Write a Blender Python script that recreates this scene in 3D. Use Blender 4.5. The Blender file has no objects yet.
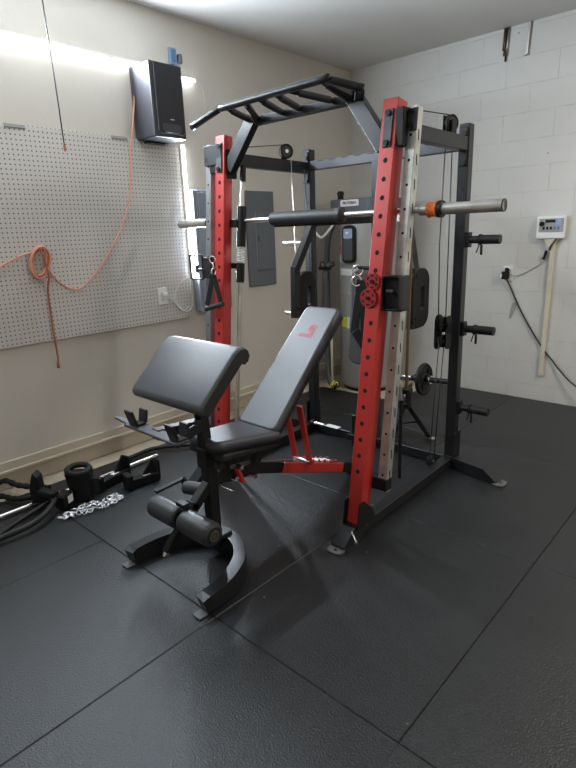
import bpy, bmesh, math, random
from mathutils import Vector as V, Matrix, Quaternion
random.seed(7)
SC = bpy.context.scene
COL = SC.collection
PI = math.pi

# ------------------------------------------------------------------ materials
def newmat(name):
    m = bpy.data.materials.new(name); m.use_nodes = True
    return m, m.node_tree.nodes, m.node_tree.links, m.node_tree.nodes['Principled BSDF']

def mat(name, col, rough=.5, metal=0., bump=0., bscale=200., var=0., vscale=8., spec=.5, coat=0.):
    m, n, l, b = newmat(name)
    b.inputs['Base Color'].default_value = (*col, 1); b.inputs['Roughness'].default_value = rough
    b.inputs['Metallic'].default_value = metal; b.inputs['Specular IOR Level'].default_value = spec
    b.inputs['Coat Weight'].default_value = coat
    tc = n.new('ShaderNodeTexCoord')
    if bump:
        t = n.new('ShaderNodeTexNoise'); t.inputs['Scale'].default_value = bscale; t.inputs['Detail'].default_value = 3
        l.new(tc.outputs['Object'], t.inputs['Vector'])
        bp = n.new('ShaderNodeBump'); bp.inputs['Strength'].default_value = bump; bp.inputs['Distance'].default_value = .002
        l.new(t.outputs['Fac'], bp.inputs['Height']); l.new(bp.outputs['Normal'], b.inputs['Normal'])
    if var:
        t = n.new('ShaderNodeTexNoise'); t.inputs['Scale'].default_value = vscale; t.inputs['Detail'].default_value = 5
        l.new(tc.outputs['Object'], t.inputs['Vector'])
        r = n.new('ShaderNodeValToRGB')
        r.color_ramp.elements[0].position = .3; r.color_ramp.elements[1].position = .7
        r.color_ramp.elements[0].color = (*[c * (1 - var) for c in col], 1)
        r.color_ramp.elements[1].color = (*[min(1, c * (1 + var)) for c in col], 1)
        l.new(t.outputs['Fac'], r.inputs['Fac']); l.new(r.outputs['Color'], b.inputs['Base Color'])
    return m

def emis(name, col, s):
    m, n, l, b = newmat(name)
    b.inputs['Base Color'].default_value = (*col, 1)
    b.inputs['Emission Color'].default_value = (*col, 1); b.inputs['Emission Strength'].default_value = s
    return m

def math_node(n, l, op, a, b=None):
    x = n.new('ShaderNodeMath'); x.operation = op
    for i, v in enumerate((a, b)):
        if v is None: continue
        if isinstance(v, (int, float)): x.inputs[i].default_value = v
        else: l.new(v, x.inputs[i])
    return x.outputs[0]

BLACK = mat('black_powder_coat', (.009, .009, .010), .45, .05, .25, 500, spec=.3)
BLACK_S = mat('satin_black_steel', (.015, .0155, .017), .36, .3, .12, 500)
DARKG = mat('dark_grey_steel', (.045, .047, .053), .42, .3, .12, 500)
RUB = mat('black_rubber', (.010, .010, .010), .6, 0, .3, 250, spec=.25)
RUBG = mat('worn_black_rubber', (.014, .014, .015), .5, 0, .3, 120, .3, 20, spec=.3)
FOAM = mat('black_foam', (.02, .02, .022), .55, 0, .5, 90)
HOLE = mat('dark_hole', (.004, .003, .003), .9)
RED = mat('red_powder_coat', (.47, .030, .024), .38, .1, .15, 500, spec=.6)
REDD = mat('dark_red_steel', (.36, .022, .018), .45, .1, .15, 500)
SILV_SHADE = mat('shaded_galvanised_steel', (.20, .20, .205), .45, .4, .2, 60, .2, 14)  # galvanised steel with the left column's shade put into the colour
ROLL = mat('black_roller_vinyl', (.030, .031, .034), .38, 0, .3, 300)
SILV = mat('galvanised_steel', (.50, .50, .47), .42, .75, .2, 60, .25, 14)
CHROME = mat('chrome', (.78, .78, .77), .16, 1)
STEEL = mat('brushed_steel', (.55, .53, .5), .3, 1, .1, 300)
ZINC = mat('worn_chrome', (.62, .60, .56), .28, .9, .1, 60, .2, 10)
PLATE_M = mat('pale_foot_plate', (.13, .13, .13), .55, .2, .2, 200)
VINYL = mat('black_vinyl_lit', (.055, .058, .065), .42, 0, .3, 420, spec=.5)  # black vinyl lifted to grey: LED sheen on the pads put into the colour
VINYLD = mat('black_vinyl_shaded', (.008, .008, .009), .5, 0, .3, 420)  # dark copy of the pad vinyl, shade of sides and undersides in the colour
LOGO = mat('red_print', (.55, .03, .05), .5)
ORANGE = mat('orange_foam', (.60, .12, .015), .6, 0, .3, 100)
ORCORD = mat('orange_cord', (.78, .36, .24), .6)
ORCORDD = mat('dark_orange_cord', (.42, .13, .08), .6)
WHITE = mat('white_plastic', (.78, .78, .76), .4)
CREAM = mat('cream_conduit', (.62, .57, .44), .5, 0, .1, 60)
LABEL = mat('white_sticker', (.8, .8, .8), .5)
LABELR = mat('red_sticker', (.6, .05, .04), .5)
YEL = mat('yellow_sticker', (.75, .68, .03), .5)
TANK = mat('grey_tank', (.38, .375, .36), .45, .15, .05, 40)
TANKD = mat('slate_shroud', (.11, .12, .135), .5, .1)
PANELG = mat('grey_panel_box', (.135, .15, .165), .5, .1, .1, 80)
PANELL = mat('light_grey_panel', (.27, .30, .36), .5, .1, .1, 80)
PANEDGE = mat('panel_edge', (.085, .095, .105), .5, .1)
SPK = mat('speaker_case', (.038, .038, .046), .42, 0, .2, 300)
SPKG = mat('speaker_grille', (.018, .017, .02), .7, 0, .6, 700)
BLUE = mat('blue_box', (.24, .34, .48), .5)
SCREEN = mat('dark_glass', (.02, .022, .028), .12)
LCD = emis('blue_lcd', (.16, .22, .32), .35)
LCDK = mat('blue_keys', (.10, .22, .42), .5)
CLEAR = mat('silver_chain', (.80, .80, .84), .22, .7)
COPPER = mat('brown_copper', (.16, .10, .06), .4, .6)
CABLE = mat('black_cable', (.015, .015, .015), .45)
GREYPIPE = mat('grey_pipe', (.07, .075, .08), .5)
TAPE = mat('grey_tape', (.33, .33, .32), .6)
GOLD = mat('dull_badge', (.16, .14, .10), .35, .7)
LED = emis('led_white', (.90, .95, 1.0), 9)
TRIMM = mat('cream_trim', (.56, .50, .40), .5, 0, .1, 60)

def wall_mat(name, c1, c2, bump=.25):
    m, n, l, b = newmat(name); b.inputs['Roughness'].default_value = .62
    tc = n.new('ShaderNodeTexCoord')
    t = n.new('ShaderNodeTexNoise'); t.inputs['Scale'].default_value = 1.3; t.inputs['Detail'].default_value = 6
    l.new(tc.outputs['Object'], t.inputs['Vector'])
    r = n.new('ShaderNodeValToRGB'); r.color_ramp.elements[0].position = .35; r.color_ramp.elements[1].position = .7
    r.color_ramp.elements[0].color = (*c1, 1); r.color_ramp.elements[1].color = (*c2, 1)
    l.new(t.outputs['Fac'], r.inputs['Fac']); l.new(r.outputs['Color'], b.inputs['Base Color'])
    t2 = n.new('ShaderNodeTexNoise'); t2.inputs['Scale'].default_value = 45; t2.inputs['Detail'].default_value = 4
    l.new(tc.outputs['Object'], t2.inputs['Vector'])
    bp = n.new('ShaderNodeBump'); bp.inputs['Strength'].default_value = bump; bp.inputs['Distance'].default_value = .003
    l.new(t2.outputs['Fac'], bp.inputs['Height']); l.new(bp.outputs['Normal'], b.inputs['Normal'])
    return m
WALLP = wall_mat('cream_plaster', (.585, .548, .482), (.635, .598, .532))
CEILM = wall_mat('grey_white_ceiling', (.60, .59, .57), (.65, .64, .62), .15)
CONC = wall_mat('bare_concrete', (.42, .36, .28), (.52, .45, .35))

def block_mat():
    m, n, l, b = newmat('painted_block'); b.inputs['Roughness'].default_value = .6
    tc = n.new('ShaderNodeTexCoord'); sp = n.new('ShaderNodeSeparateXYZ'); l.new(tc.outputs['Object'], sp.inputs[0])
    # u along the wall, v up; joints pass through z = .133 + k*.2027 and x = -1.92 + k*.4
    u = math_node(n, l, 'ADD', sp.outputs[0], 1.92 + 20 * .4)
    v = math_node(n, l, 'ADD', sp.outputs[2], -.133 + 10 * .2027)
    row = math_node(n, l, 'FLOOR', math_node(n, l, 'DIVIDE', v, .2027))
    odd = math_node(n, l, 'MODULO', row, 2.)
    uu = math_node(n, l, 'ADD', u, math_node(n, l, 'MULTIPLY', odd, .2))
    fu = math_node(n, l, 'FRACT', math_node(n, l, 'DIVIDE', uu, .4))
    fv = math_node(n, l, 'FRACT', math_node(n, l, 'DIVIDE', v, .2027))
    du = math_node(n, l, 'MULTIPLY', math_node(n, l, 'SUBTRACT', .5, math_node(n, l, 'ABSOLUTE', math_node(n, l, 'SUBTRACT', fu, .5))), .4)
    dv = math_node(n, l, 'MULTIPLY', math_node(n, l, 'SUBTRACT', .5, math_node(n, l, 'ABSOLUTE', math_node(n, l, 'SUBTRACT', fv, .5))), .2027)
    d = math_node(n, l, 'MINIMUM', du, dv)
    wob = n.new('ShaderNodeTexNoise'); wob.inputs['Scale'].default_value = 9; wob.inputs['Detail'].default_value = 3
    l.new(tc.outputs['Object'], wob.inputs['Vector'])
    w = n.new('ShaderNodeMapRange'); w.inputs[1].default_value = .40; w.inputs[2].default_value = .62; w.inputs[3].default_value = .0006; w.inputs[4].default_value = .0050
    l.new(wob.outputs['Fac'], w.inputs[0])
    g = n.new('ShaderNodeMapRange'); g.interpolation_type = 'SMOOTHSTEP'; g.inputs[1].default_value = 0
    l.new(d, g.inputs[0]); l.new(w.outputs[0], g.inputs[2])
    mix = n.new('ShaderNodeMix'); mix.data_type = 'RGBA'
    mix.inputs['A'].default_value = (.50, .48, .45, 1)
    t = n.new('ShaderNodeTexNoise'); t.inputs['Scale'].default_value = 1.6; t.inputs['Detail'].default_value = 7
    l.new(tc.outputs['Object'], t.inputs['Vector'])
    r = n.new('ShaderNodeValToRGB'); r.color_ramp.elements[0].position = .3; r.color_ramp.elements[1].position = .7
    r.color_ramp.elements[0].color = (.56, .545, .515, 1); r.color_ramp.elements[1].color = (.62, .61, .585, 1)
    l.new(t.outputs['Fac'], r.inputs['Fac']); l.new(r.outputs['Color'], mix.inputs['B']); l.new(g.outputs[0], mix.inputs['Factor'])
    # a few dark specks
    vo = n.new('ShaderNodeTexVoronoi'); vo.inputs['Scale'].default_value = 4.; l.new(tc.outputs['Object'], vo.inputs['Vector'])
    sp2 = n.new('ShaderNodeMapRange'); sp2.inputs[1].default_value = .02; sp2.inputs[2].default_value = .035; sp2.inputs[3].default_value = .35; sp2.inputs[4].default_value = 1.
    l.new(vo.outputs['Distance'], sp2.inputs[0])
    mul = n.new('ShaderNodeMix'); mul.data_type = 'RGBA'; mul.blend_type = 'MULTIPLY'; mul.inputs['Factor'].default_value = 1
    l.new(mix.outputs['Result'], mul.inputs['A']); l.new(sp2.outputs[0], mul.inputs['B'])
    l.new(mul.outputs['Result'], b.inputs['Base Color'])
    t2 = n.new('ShaderNodeTexNoise'); t2.inputs['Scale'].default_value = 30; t2.inputs['Detail'].default_value = 6
    l.new(tc.outputs['Object'], t2.inputs['Vector'])
    h = math_node(n, l, 'ADD', g.outputs[0], math_node(n, l, 'MULTIPLY', t2.outputs['Fac'], .5))
    bp = n.new('ShaderNodeBump'); bp.inputs['Strength'].default_value = .5; bp.inputs['Distance'].default_value = .003
    l.new(h, bp.inputs['Height']); l.new(bp.outputs['Normal'], b.inputs['Normal'])
    return m
BLOCK = block_mat()

def peg_mat():
    m, n, l, b = newmat('white_pegboard'); b.inputs['Roughness'].default_value = .35
    tc = n.new('ShaderNodeTexCoord'); sp = n.new('ShaderNodeSeparateXYZ'); l.new(tc.outputs['Object'], sp.inputs[0])
    S = .0275
    fu = math_node(n, l, 'SUBTRACT', math_node(n, l, 'FRACT', math_node(n, l, 'DIVIDE', math_node(n, l, 'ADD', sp.outputs[1], 5), S)), .5)
    fv = math_node(n, l, 'SUBTRACT', math_node(n, l, 'FRACT', math_node(n, l, 'DIVIDE', math_node(n, l, 'ADD', sp.outputs[2], 5), S)), .5)
    d = math_node(n, l, 'SQRT', math_node(n, l, 'ADD', math_node(n, l, 'MULTIPLY', fu, fu), math_node(n, l, 'MULTIPLY', fv, fv)))
    mr = n.new('ShaderNodeMapRange'); mr.inputs[1].default_value = .13; mr.inputs[2].default_value = .19
    l.new(d, mr.inputs[0])
    mix = n.new('ShaderNodeMix'); mix.data_type = 'RGBA'
    mix.inputs['A'].default_value = (.07, .065, .06, 1); mix.inputs['B'].default_value = (.60, .575, .53, 1)
    l.new(mr.outputs[0], mix.inputs['Factor']); l.new(mix.outputs['Result'], b.inputs['Base Color'])
    bp = n.new('ShaderNodeBump'); bp.inputs['Strength'].default_value = .4; bp.inputs['Distance'].default_value = .003
    l.new(mr.outputs[0], bp.inputs['Height']); l.new(bp.outputs['Normal'], b.inputs['Normal'])
    return m
PEG = peg_mat()

def mat_rubber():
    m, n, l, b = newmat('stall_mat_rubber')
    tc = n.new('ShaderNodeTexCoord')
    ge = n.new('ShaderNodeNewGeometry')
    t = n.new('ShaderNodeTexNoise'); t.inputs['Scale'].default_value = 2.2; t.inputs['Detail'].default_value = 6
    l.new(ge.outputs['Position'], t.inputs['Vector'])
    r = n.new('ShaderNodeValToRGB'); r.color_ramp.elements[0].position = .3; r.color_ramp.elements[1].position = .75
    r.color_ramp.elements[0].color = (.0075, .0083, .0092, 1); r.color_ramp.elements[1].color = (.0165, .0182, .0198, 1)
    l.new(t.outputs['Fac'], r.inputs['Fac'])
    # sparse pale flecks of dust
    vo = n.new('ShaderNodeTexVoronoi'); vo.inputs['Scale'].default_value = 6.5; l.new(ge.outputs['Position'], vo.inputs['Vector'])
    no = n.new('ShaderNodeTexNoise'); no.inputs['Scale'].default_value = 1.7; l.new(ge.outputs['Position'], no.inputs['Vector'])
    k = math_node(n, l, 'MULTIPLY', math_node(n, l, 'LESS_THAN', vo.outputs['Distance'], .030), math_node(n, l, 'GREATER_THAN', no.outputs['Fac'], .5))
    mix = n.new('ShaderNodeMix'); mix.data_type = 'RGBA'; mix.inputs['B'].default_value = (.20, .20, .19, 1)
    l.new(k, mix.inputs['Factor']); l.new(r.outputs['Color'], mix.inputs['A']); l.new(mix.outputs['Result'], b.inputs['Base Color'])
    rr = n.new('ShaderNodeMapRange'); rr.inputs[3].default_value = .30; rr.inputs[4].default_value = .46
    l.new(t.outputs['Fac'], rr.inputs[0]); l.new(rr.outputs[0], b.inputs['Roughness'])
    b.inputs['Specular IOR Level'].default_value = .5
    t2 = n.new('ShaderNodeTexNoise'); t2.inputs['Scale'].default_value = 150; t2.inputs['Detail'].default_value = 3
    l.new(ge.outputs['Position'], t2.inputs['Vector'])
    bp = n.new('ShaderNodeBump'); bp.inputs['Strength'].default_value = .8; bp.inputs['Distance'].default_value = .004
    l.new(t2.outputs['Fac'], bp.inputs['Height']); l.new(bp.outputs['Normal'], b.inputs['Normal'])
    return m
MATR = mat_rubber()

# ------------------------------------------------------------------ mesh builder
def frame(d, up=V((0, 0, 1))):
    d = V(d).normalized()
    if abs(d.dot(up)) > .98: up = V((0, 1, 0))
    x = up.cross(d).normalized(); y = d.cross(x)
    return x, y, d

class MB:
    def __init__(s): s.bm = bmesh.new(); s.mats = []
    def mi(s, m):
        if m not in s.mats: s.mats.append(m)
        return s.mats.index(m)
    def add(s, tmp, m, smooth=False):
        i = s.mi(m)
        vm = {v: s.bm.verts.new(v.co) for v in tmp.verts}
        for f in tmp.faces:
            try: g = s.bm.faces.new([vm[v] for v in f.verts])
            except ValueError: continue
            g.material_index = i; g.smooth = smooth or f.smooth
        tmp.free(); return s
    def box(s, c, size, m, rot=None, bev=.003, seg=1, smooth=False):
        t = bmesh.new(); bmesh.ops.create_cube(t, size=1)
        bmesh.ops.scale(t, vec=V(size), verts=t.verts)
        if bev: bmesh.ops.bevel(t, geom=list(t.edges), offset=min(bev, min(size) * .45), segments=seg, affect='EDGES', profile=.5)
        M = Matrix.Translation(V(c)) @ (rot.to_4x4() if rot else Matrix.Identity(4))
        bmesh.ops.transform(t, matrix=M, verts=t.verts)
        return s.add(t, m, smooth)
    def beam(s, a, b, w, h, m, up=(0, 0, 1), bev=.003, seg=1):
        a, b = V(a), V(b); x, y, d = frame(b - a, V(up))
        rot = Matrix((x, y, d)).transposed()
        return s.box((a + b) / 2, (w, h, (b - a).length), m, rot, bev, seg)
    def ring(s, t, c, x, y, rx, ry, n): return [t.verts.new(c + x * (rx * math.cos(2 * PI * k / n)) + y * (ry * math.sin(2 * PI * k / n))) for k in range(n)]
    def cyl(s, a, b, r, m, r2=None, n=16, cap=True, up=(0, 0, 1)):
        a, b = V(a), V(b); r2 = r if r2 is None else r2; x, y, d = frame(b - a, V(up))
        t = bmesh.new(); A = s.ring(t, a, x, y, r, r, n); B = s.ring(t, b, x, y, r2, r2, n)
        for k in range(n):
            f = t.faces.new((A[k], A[(k + 1) % n], B[(k + 1) % n], B[k])); f.smooth = True
        if cap:
            if r > 0: A2 = s.ring(t, a, x, y, r, r, n); t.faces.new(A2[::-1])
            if r2 > 0: B2 = s.ring(t, b, x, y, r2, r2, n); t.faces.new(B2)
        return s.add(t, m)
    def disc(s, c, d, r, m, n=14): 
        d = V(d).normalized(); return s.cyl(V(c) - d * .001, V(c) + d * .001, r, m, n=n)
    def tube(s, pts, r, m, n=10, closed=False, cap=True, radii=None):
        pts = [V(p) for p in pts]; N = len(pts); t = bmesh.new(); rings = []
        px = None
        for i, p in enumerate(pts):
            if closed: d = pts[(i + 1) % N] - pts[i - 1]
            elif i == 0: d = pts[1] - p
            elif i == N - 1: d = p - pts[-2]
            else: d = (pts[i + 1] - p).normalized() + (p - pts[i - 1]).normalized()
            d.normalize()
            if px is None: x, y, _ = frame(d)
            else:
                x = px - d * px.dot(d); x.normalize(); y = d.cross(x)
            px = x; rr = radii[i] if radii else r
            rings.append(s.ring(t, p, x, y, rr, rr, n))
        for i in range(N if closed else N - 1):
            A, B = rings[i], rings[(i + 1) % N]
            for k in range(n):
                f = t.faces.new((A[k], A[(k + 1) % n], B[(k + 1) % n], B[k])); f.smooth = True
        if cap and not closed:
            t.faces.new(rings[0][::-1]); t.faces.new(rings[-1])
        return s.add(t, m)
    def rect_sweep(s, pts, w, h, m, up=(0, 0, 1), hs=None):
        """rectangular section swept along pts; w across, h along up"""
        pts = [V(p) for p in pts]; up = V(up); t = bmesh.new(); R = []
        for i, p in enumerate(pts):
            d = (pts[min(i + 1, len(pts) - 1)] - pts[max(i - 1, 0)]).normalized()
            x = d.cross(up).normalized(); y = x.cross(d).normalized(); hh = hs[i] if hs else h
            R.append([t.verts.new(p + x * (a * w / 2) + y * (b * hh / 2)) for a, b in ((-1, -1), (1, -1), (1, 1), (-1, 1))])
        for A, B in zip(R, R[1:]):
            for k in range(4): t.faces.new((A[k], A[(k + 1) % 4], B[(k + 1) % 4], B[k]))
        t.faces.new(R[0][::-1]); t.faces.new(R[-1])
        bmesh.ops.recalc_face_normals(t, faces=t.faces)
        return s.add(t, m)
    def prism(s, poly, o, x, y, thick, m, bev=0, holes=None, smooth=False):
        """extruded polygon: 2-D poly in the plane (o,x,y), thickness along x cross y; optional inner loop with as many points as poly"""
        o, x, y = V(o), V(x).normalized(), V(y).normalized(); z = x.cross(y); t = bmesh.new()
        def L(P, k): return [t.verts.new(o + x * a + y * b + z * k) for a, b in P]
        A, B = L(poly, -thick / 2), L(poly, thick / 2); n = len(poly)
        for k in range(n): t.faces.new((A[k], A[(k + 1) % n], B[(k + 1) % n], B[k]))
        if holes:
            C, D = L(holes, -thick / 2), L(holes, thick / 2)
            for k in range(n):
                j = (k + 1) % n
                t.faces.new((C[j], C[k], D[k], D[j])); t.faces.new((B[k], B[j], D[j], D[k])); t.faces.new((A[j], A[k], C[k], C[j]))
        else: t.faces.new(A[::-1]); t.faces.new(B)
        bmesh.ops.recalc_face_normals(t, faces=t.faces)
        if bev:
            es = [e for e in t.edges if len(e.link_faces) == 2 and e.calc_face_angle(0) > .6]
            bmesh.ops.bevel(t, geom=es, offset=bev, segments=2, affect='EDGES', profile=.5)
        return s.add(t, m, smooth)
    def torus(s, c, nrm, R, r, m, n=20, k=8, sx=1., xdir=None):
        x, y, d = frame(nrm)
        if xdir is not None: x = V(xdir).normalized(); y = d.cross(x)
        return s.tube([V(c) + x * (R * sx * math.cos(2 * PI * i / n)) + y * (R * math.sin(2 * PI * i / n)) for i in range(n)], r, m, n=k, closed=True)

ORG = {}
def root(name, org, label, cat, group=None, rz=0, world=None):
    o = bpy.data.objects.new(name, None); COL.objects.link(o); o.empty_display_size = .05
    o.location = world if world is not None else org; o.rotation_euler = (0, 0, rz)
    o['label'] = label; o['category'] = cat
    if group: o['group'] = group
    ORG[o.name] = V(org); return o
def part(name, mb, parent, label=None, bevel=None, subsurf=0):
    me = bpy.data.meshes.new(name); org = ORG[parent.name]
    bmesh.ops.translate(mb.bm, verts=mb.bm.verts, vec=-org)
    mb.bm.to_mesh(me); mb.bm.free()
    for m in mb.mats: me.materials.append(m)
    o = bpy.data.objects.new(name, me); COL.objects.link(o); o.parent = parent
    ORG[o.name] = org
    if label: o['label'] = label
    if subsurf:
        md = o.modifiers.new('s', 'SUBSURF'); md.levels = md.render_levels = subsurf
    return o
def single(name, mb, org, label, cat, group=None, rz=0, world=None):
    me = bpy.data.meshes.new(name)
    bmesh.ops.translate(mb.bm, verts=mb.bm.verts, vec=-V(org)); mb.bm.to_mesh(me); mb.bm.free()
    for m in mb.mats: me.materials.append(m)
    o = bpy.data.objects.new(name, me); COL.objects.link(o)
    o.location = world if world is not None else org; o.rotation_euler = (0, 0, rz)
    o['label'] = label; o['category'] = cat
    if group: o['group'] = group
    ORG[o.name] = V(org); return o
def struct(name, mb, org=(0, 0, 0), label=None):
    o = single(name, mb, org, '', ''); del o['label']; del o['category']
    o['kind'] = 'structure'
    if label: o['label'] = label; 
    return o
def text(body, size, m, pos, xdir, ydir, parent, name='lettering', extrude=.0006, bold=0.0):
    cu = bpy.data.curves.new(name, 'FONT'); cu.body = body; cu.size = size; cu.extrude = extrude
    cu.align_x = 'CENTER'; cu.align_y = 'CENTER'; cu.offset = bold
    tmp = bpy.data.objects.new(name, cu); COL.objects.link(tmp)
    bpy.context.view_layer.update()
    me = bpy.data.meshes.new_from_object(tmp.evaluated_get(bpy.context.evaluated_depsgraph_get()))
    bpy.data.objects.remove(tmp)
    x = V(xdir).normalized(); y = V(ydir).normalized(); z = x.cross(y)
    M = Matrix((x, y, z)).transposed().to_4x4(); M.translation = V(pos) - ORG[parent.name]
    me.transform(M); me.materials.clear(); me.materials.append(m)
    o = bpy.data.objects.new(name, me); COL.objects.link(o); o.parent = parent; ORG[o.name] = ORG[parent.name]
    return o
def rrect(w, h, r, n=5, cx=0, cy=0):
    P = []
    for qx, qy, a in ((1, 1, 0), (-1, 1, 90), (-1, -1, 180), (1, -1, 270)):
        for k in range(n + 1):
            t = math.radians(a + 90 * k / n); P.append((cx + qx * (w / 2 - r) + r * math.cos(t), cy + qy * (h / 2 - r) + r * math.sin(t)))
    return P
def smoothpath(pts, k=6):
    P = [V(p) for p in pts]; out = []
    for i in range(len(P) - 1):
        a, b, c, d = P[max(i - 1, 0)], P[i], P[i + 1], P[min(i + 2, len(P) - 1)]
        for j in range(k):
            t = j / k
            out.append(.5 * ((2 * b) + (c - a) * t + (2 * a - 5 * b + 4 * c - d) * t * t + (3 * b - a - 3 * c + d) * t ** 3))
    out.append(P[-1]); return out

# ------------------------------------------------------------------ room
XL, YB, H = -3.47, 4.78, 3.0
XR, YF = 2.3, -2.6
FZ = -.014
def room():
    b = MB(); b.box(((XL + XR) / 2, (YF + YB) / 2, FZ - .05), (XR - XL + .4, YB - YF + .4, .1), CONC, bev=0); struct('floor', b)
    b = MB(); b.box(((XL + XR) / 2, (YF + YB) / 2, H + .05), (XR - XL + .4, YB - YF + .4, .1), CEILM, bev=0); struct('ceiling', b)
    b = MB(); b.box((XL - .05, (YF + YB) / 2, H / 2), (.1, YB - YF, H), WALLP, bev=0); struct('wall_left', b)
    b = MB(); b.box(((XL + XR) / 2, YB + .05, H / 2), (XR - XL + .2, .1, H), BLOCK, bev=0); struct('wall_back', b)
    b = MB(); b.box((XR + .05, (YF + YB) / 2, H / 2), (.1, YB - YF, H), WALLP, bev=0); struct('wall_right', b)
    b = MB(); b.box(((XL + XR) / 2, YF - .05, H / 2), (XR - XL + .2, .1, H), WALLP, bev=0); struct('wall_front', b)
    # stepped cream trim above the concrete stem
    b = MB()
    b.box((XL + .012, (YF + YB) / 2, .133), (.024, YB - YF - .02, .075), TRIMM, bev=.006, seg=2)
    b.box((XL + .018, (YF + YB) / 2, .106), (.036, YB - YF - .02, .020), TRIMM, bev=.005, seg=2)
    struct('baseboard_left', b)
    b = MB(); b.box((XL + .008, (YF + YB) / 2, .045), (.016, YB - YF - .02, .11), CONC, bev=.003); struct('trim_1', b)
room()

# rubber mats
def floor_mats():
    data = [
        ((-3.28, -2.40), (-.05, 1.125), 'black rubber floor mat left of the preacher bench and before the chrome cable bar'),
        ((-2.40, -1.50), (-.05, 1.125), 'black rubber floor mat just in front of the curved bench foot, pebbled surface'),
        ((-1.50, -.64), (-.05, 1.125), 'black rubber floor mat nearest the camera, one edge ending at the bench foot corner'),
        ((-.645, .24), (-.05, 1.125), 'black rubber floor mat at the bottom right corner of the photo'),
        ((-3.28, -1.50), (1.125, 2.305), 'long black rubber floor mat under the weight bench and loose attachments'),
        ((-1.50, -.645), (1.125, 2.305), 'dusty black rubber floor mat under the front foot of the red upright'),
        ((-.645, .24), (1.125, 2.305), 'black rubber floor mat at the right edge with a long straight seam'),
        ((-3.28, -1.655), (2.305, 3.495), 'black rubber floor mat inside the rack behind the bench'),
        ((-1.655, -.645), (2.305, 3.495), 'black rubber floor mat under the outer rear foot of the rack'),
        ((-.645, .24), (2.305, 3.495), 'black rubber floor mat at the right edge beyond the second cross seam'),
        ((-2.45, -1.655), (3.495, 4.777), 'black rubber floor mat reaching the block wall behind the short barbell'),
        ((-3.28, -2.45), (3.495, 4.03), 'black rubber floor mat ending in front of the water heater'),
        ((-1.655, .24), (3.495, 4.777), 'black rubber floor mat against the white block wall below the conduit'),
        ((.24, 1.13), (-.05, 1.125), None), ((.24, 1.13), (1.125, 2.305), None), ((.24, 1.13), (2.305, 3.495), None), ((.24, 1.13), (3.495, 4.777), None),
    ]
    for i, ((x0, x1), (y0, y1), lab) in enumerate(data):
        b = MB(); g = .0015
        b.box(((x0 + x1) / 2, (y0 + y1) / 2, -.007), (x1 - x0 - g, y1 - y0 - g, .0135), MATR, bev=.0032)
        single('floor_mat', b, ((x0 + x1) / 2, (y0 + y1) / 2, FZ),
               lab or 'black rubber floor mat out past the right edge of the view', 'floor mat', 'black rubber floor mats')
floor_mats()

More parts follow.
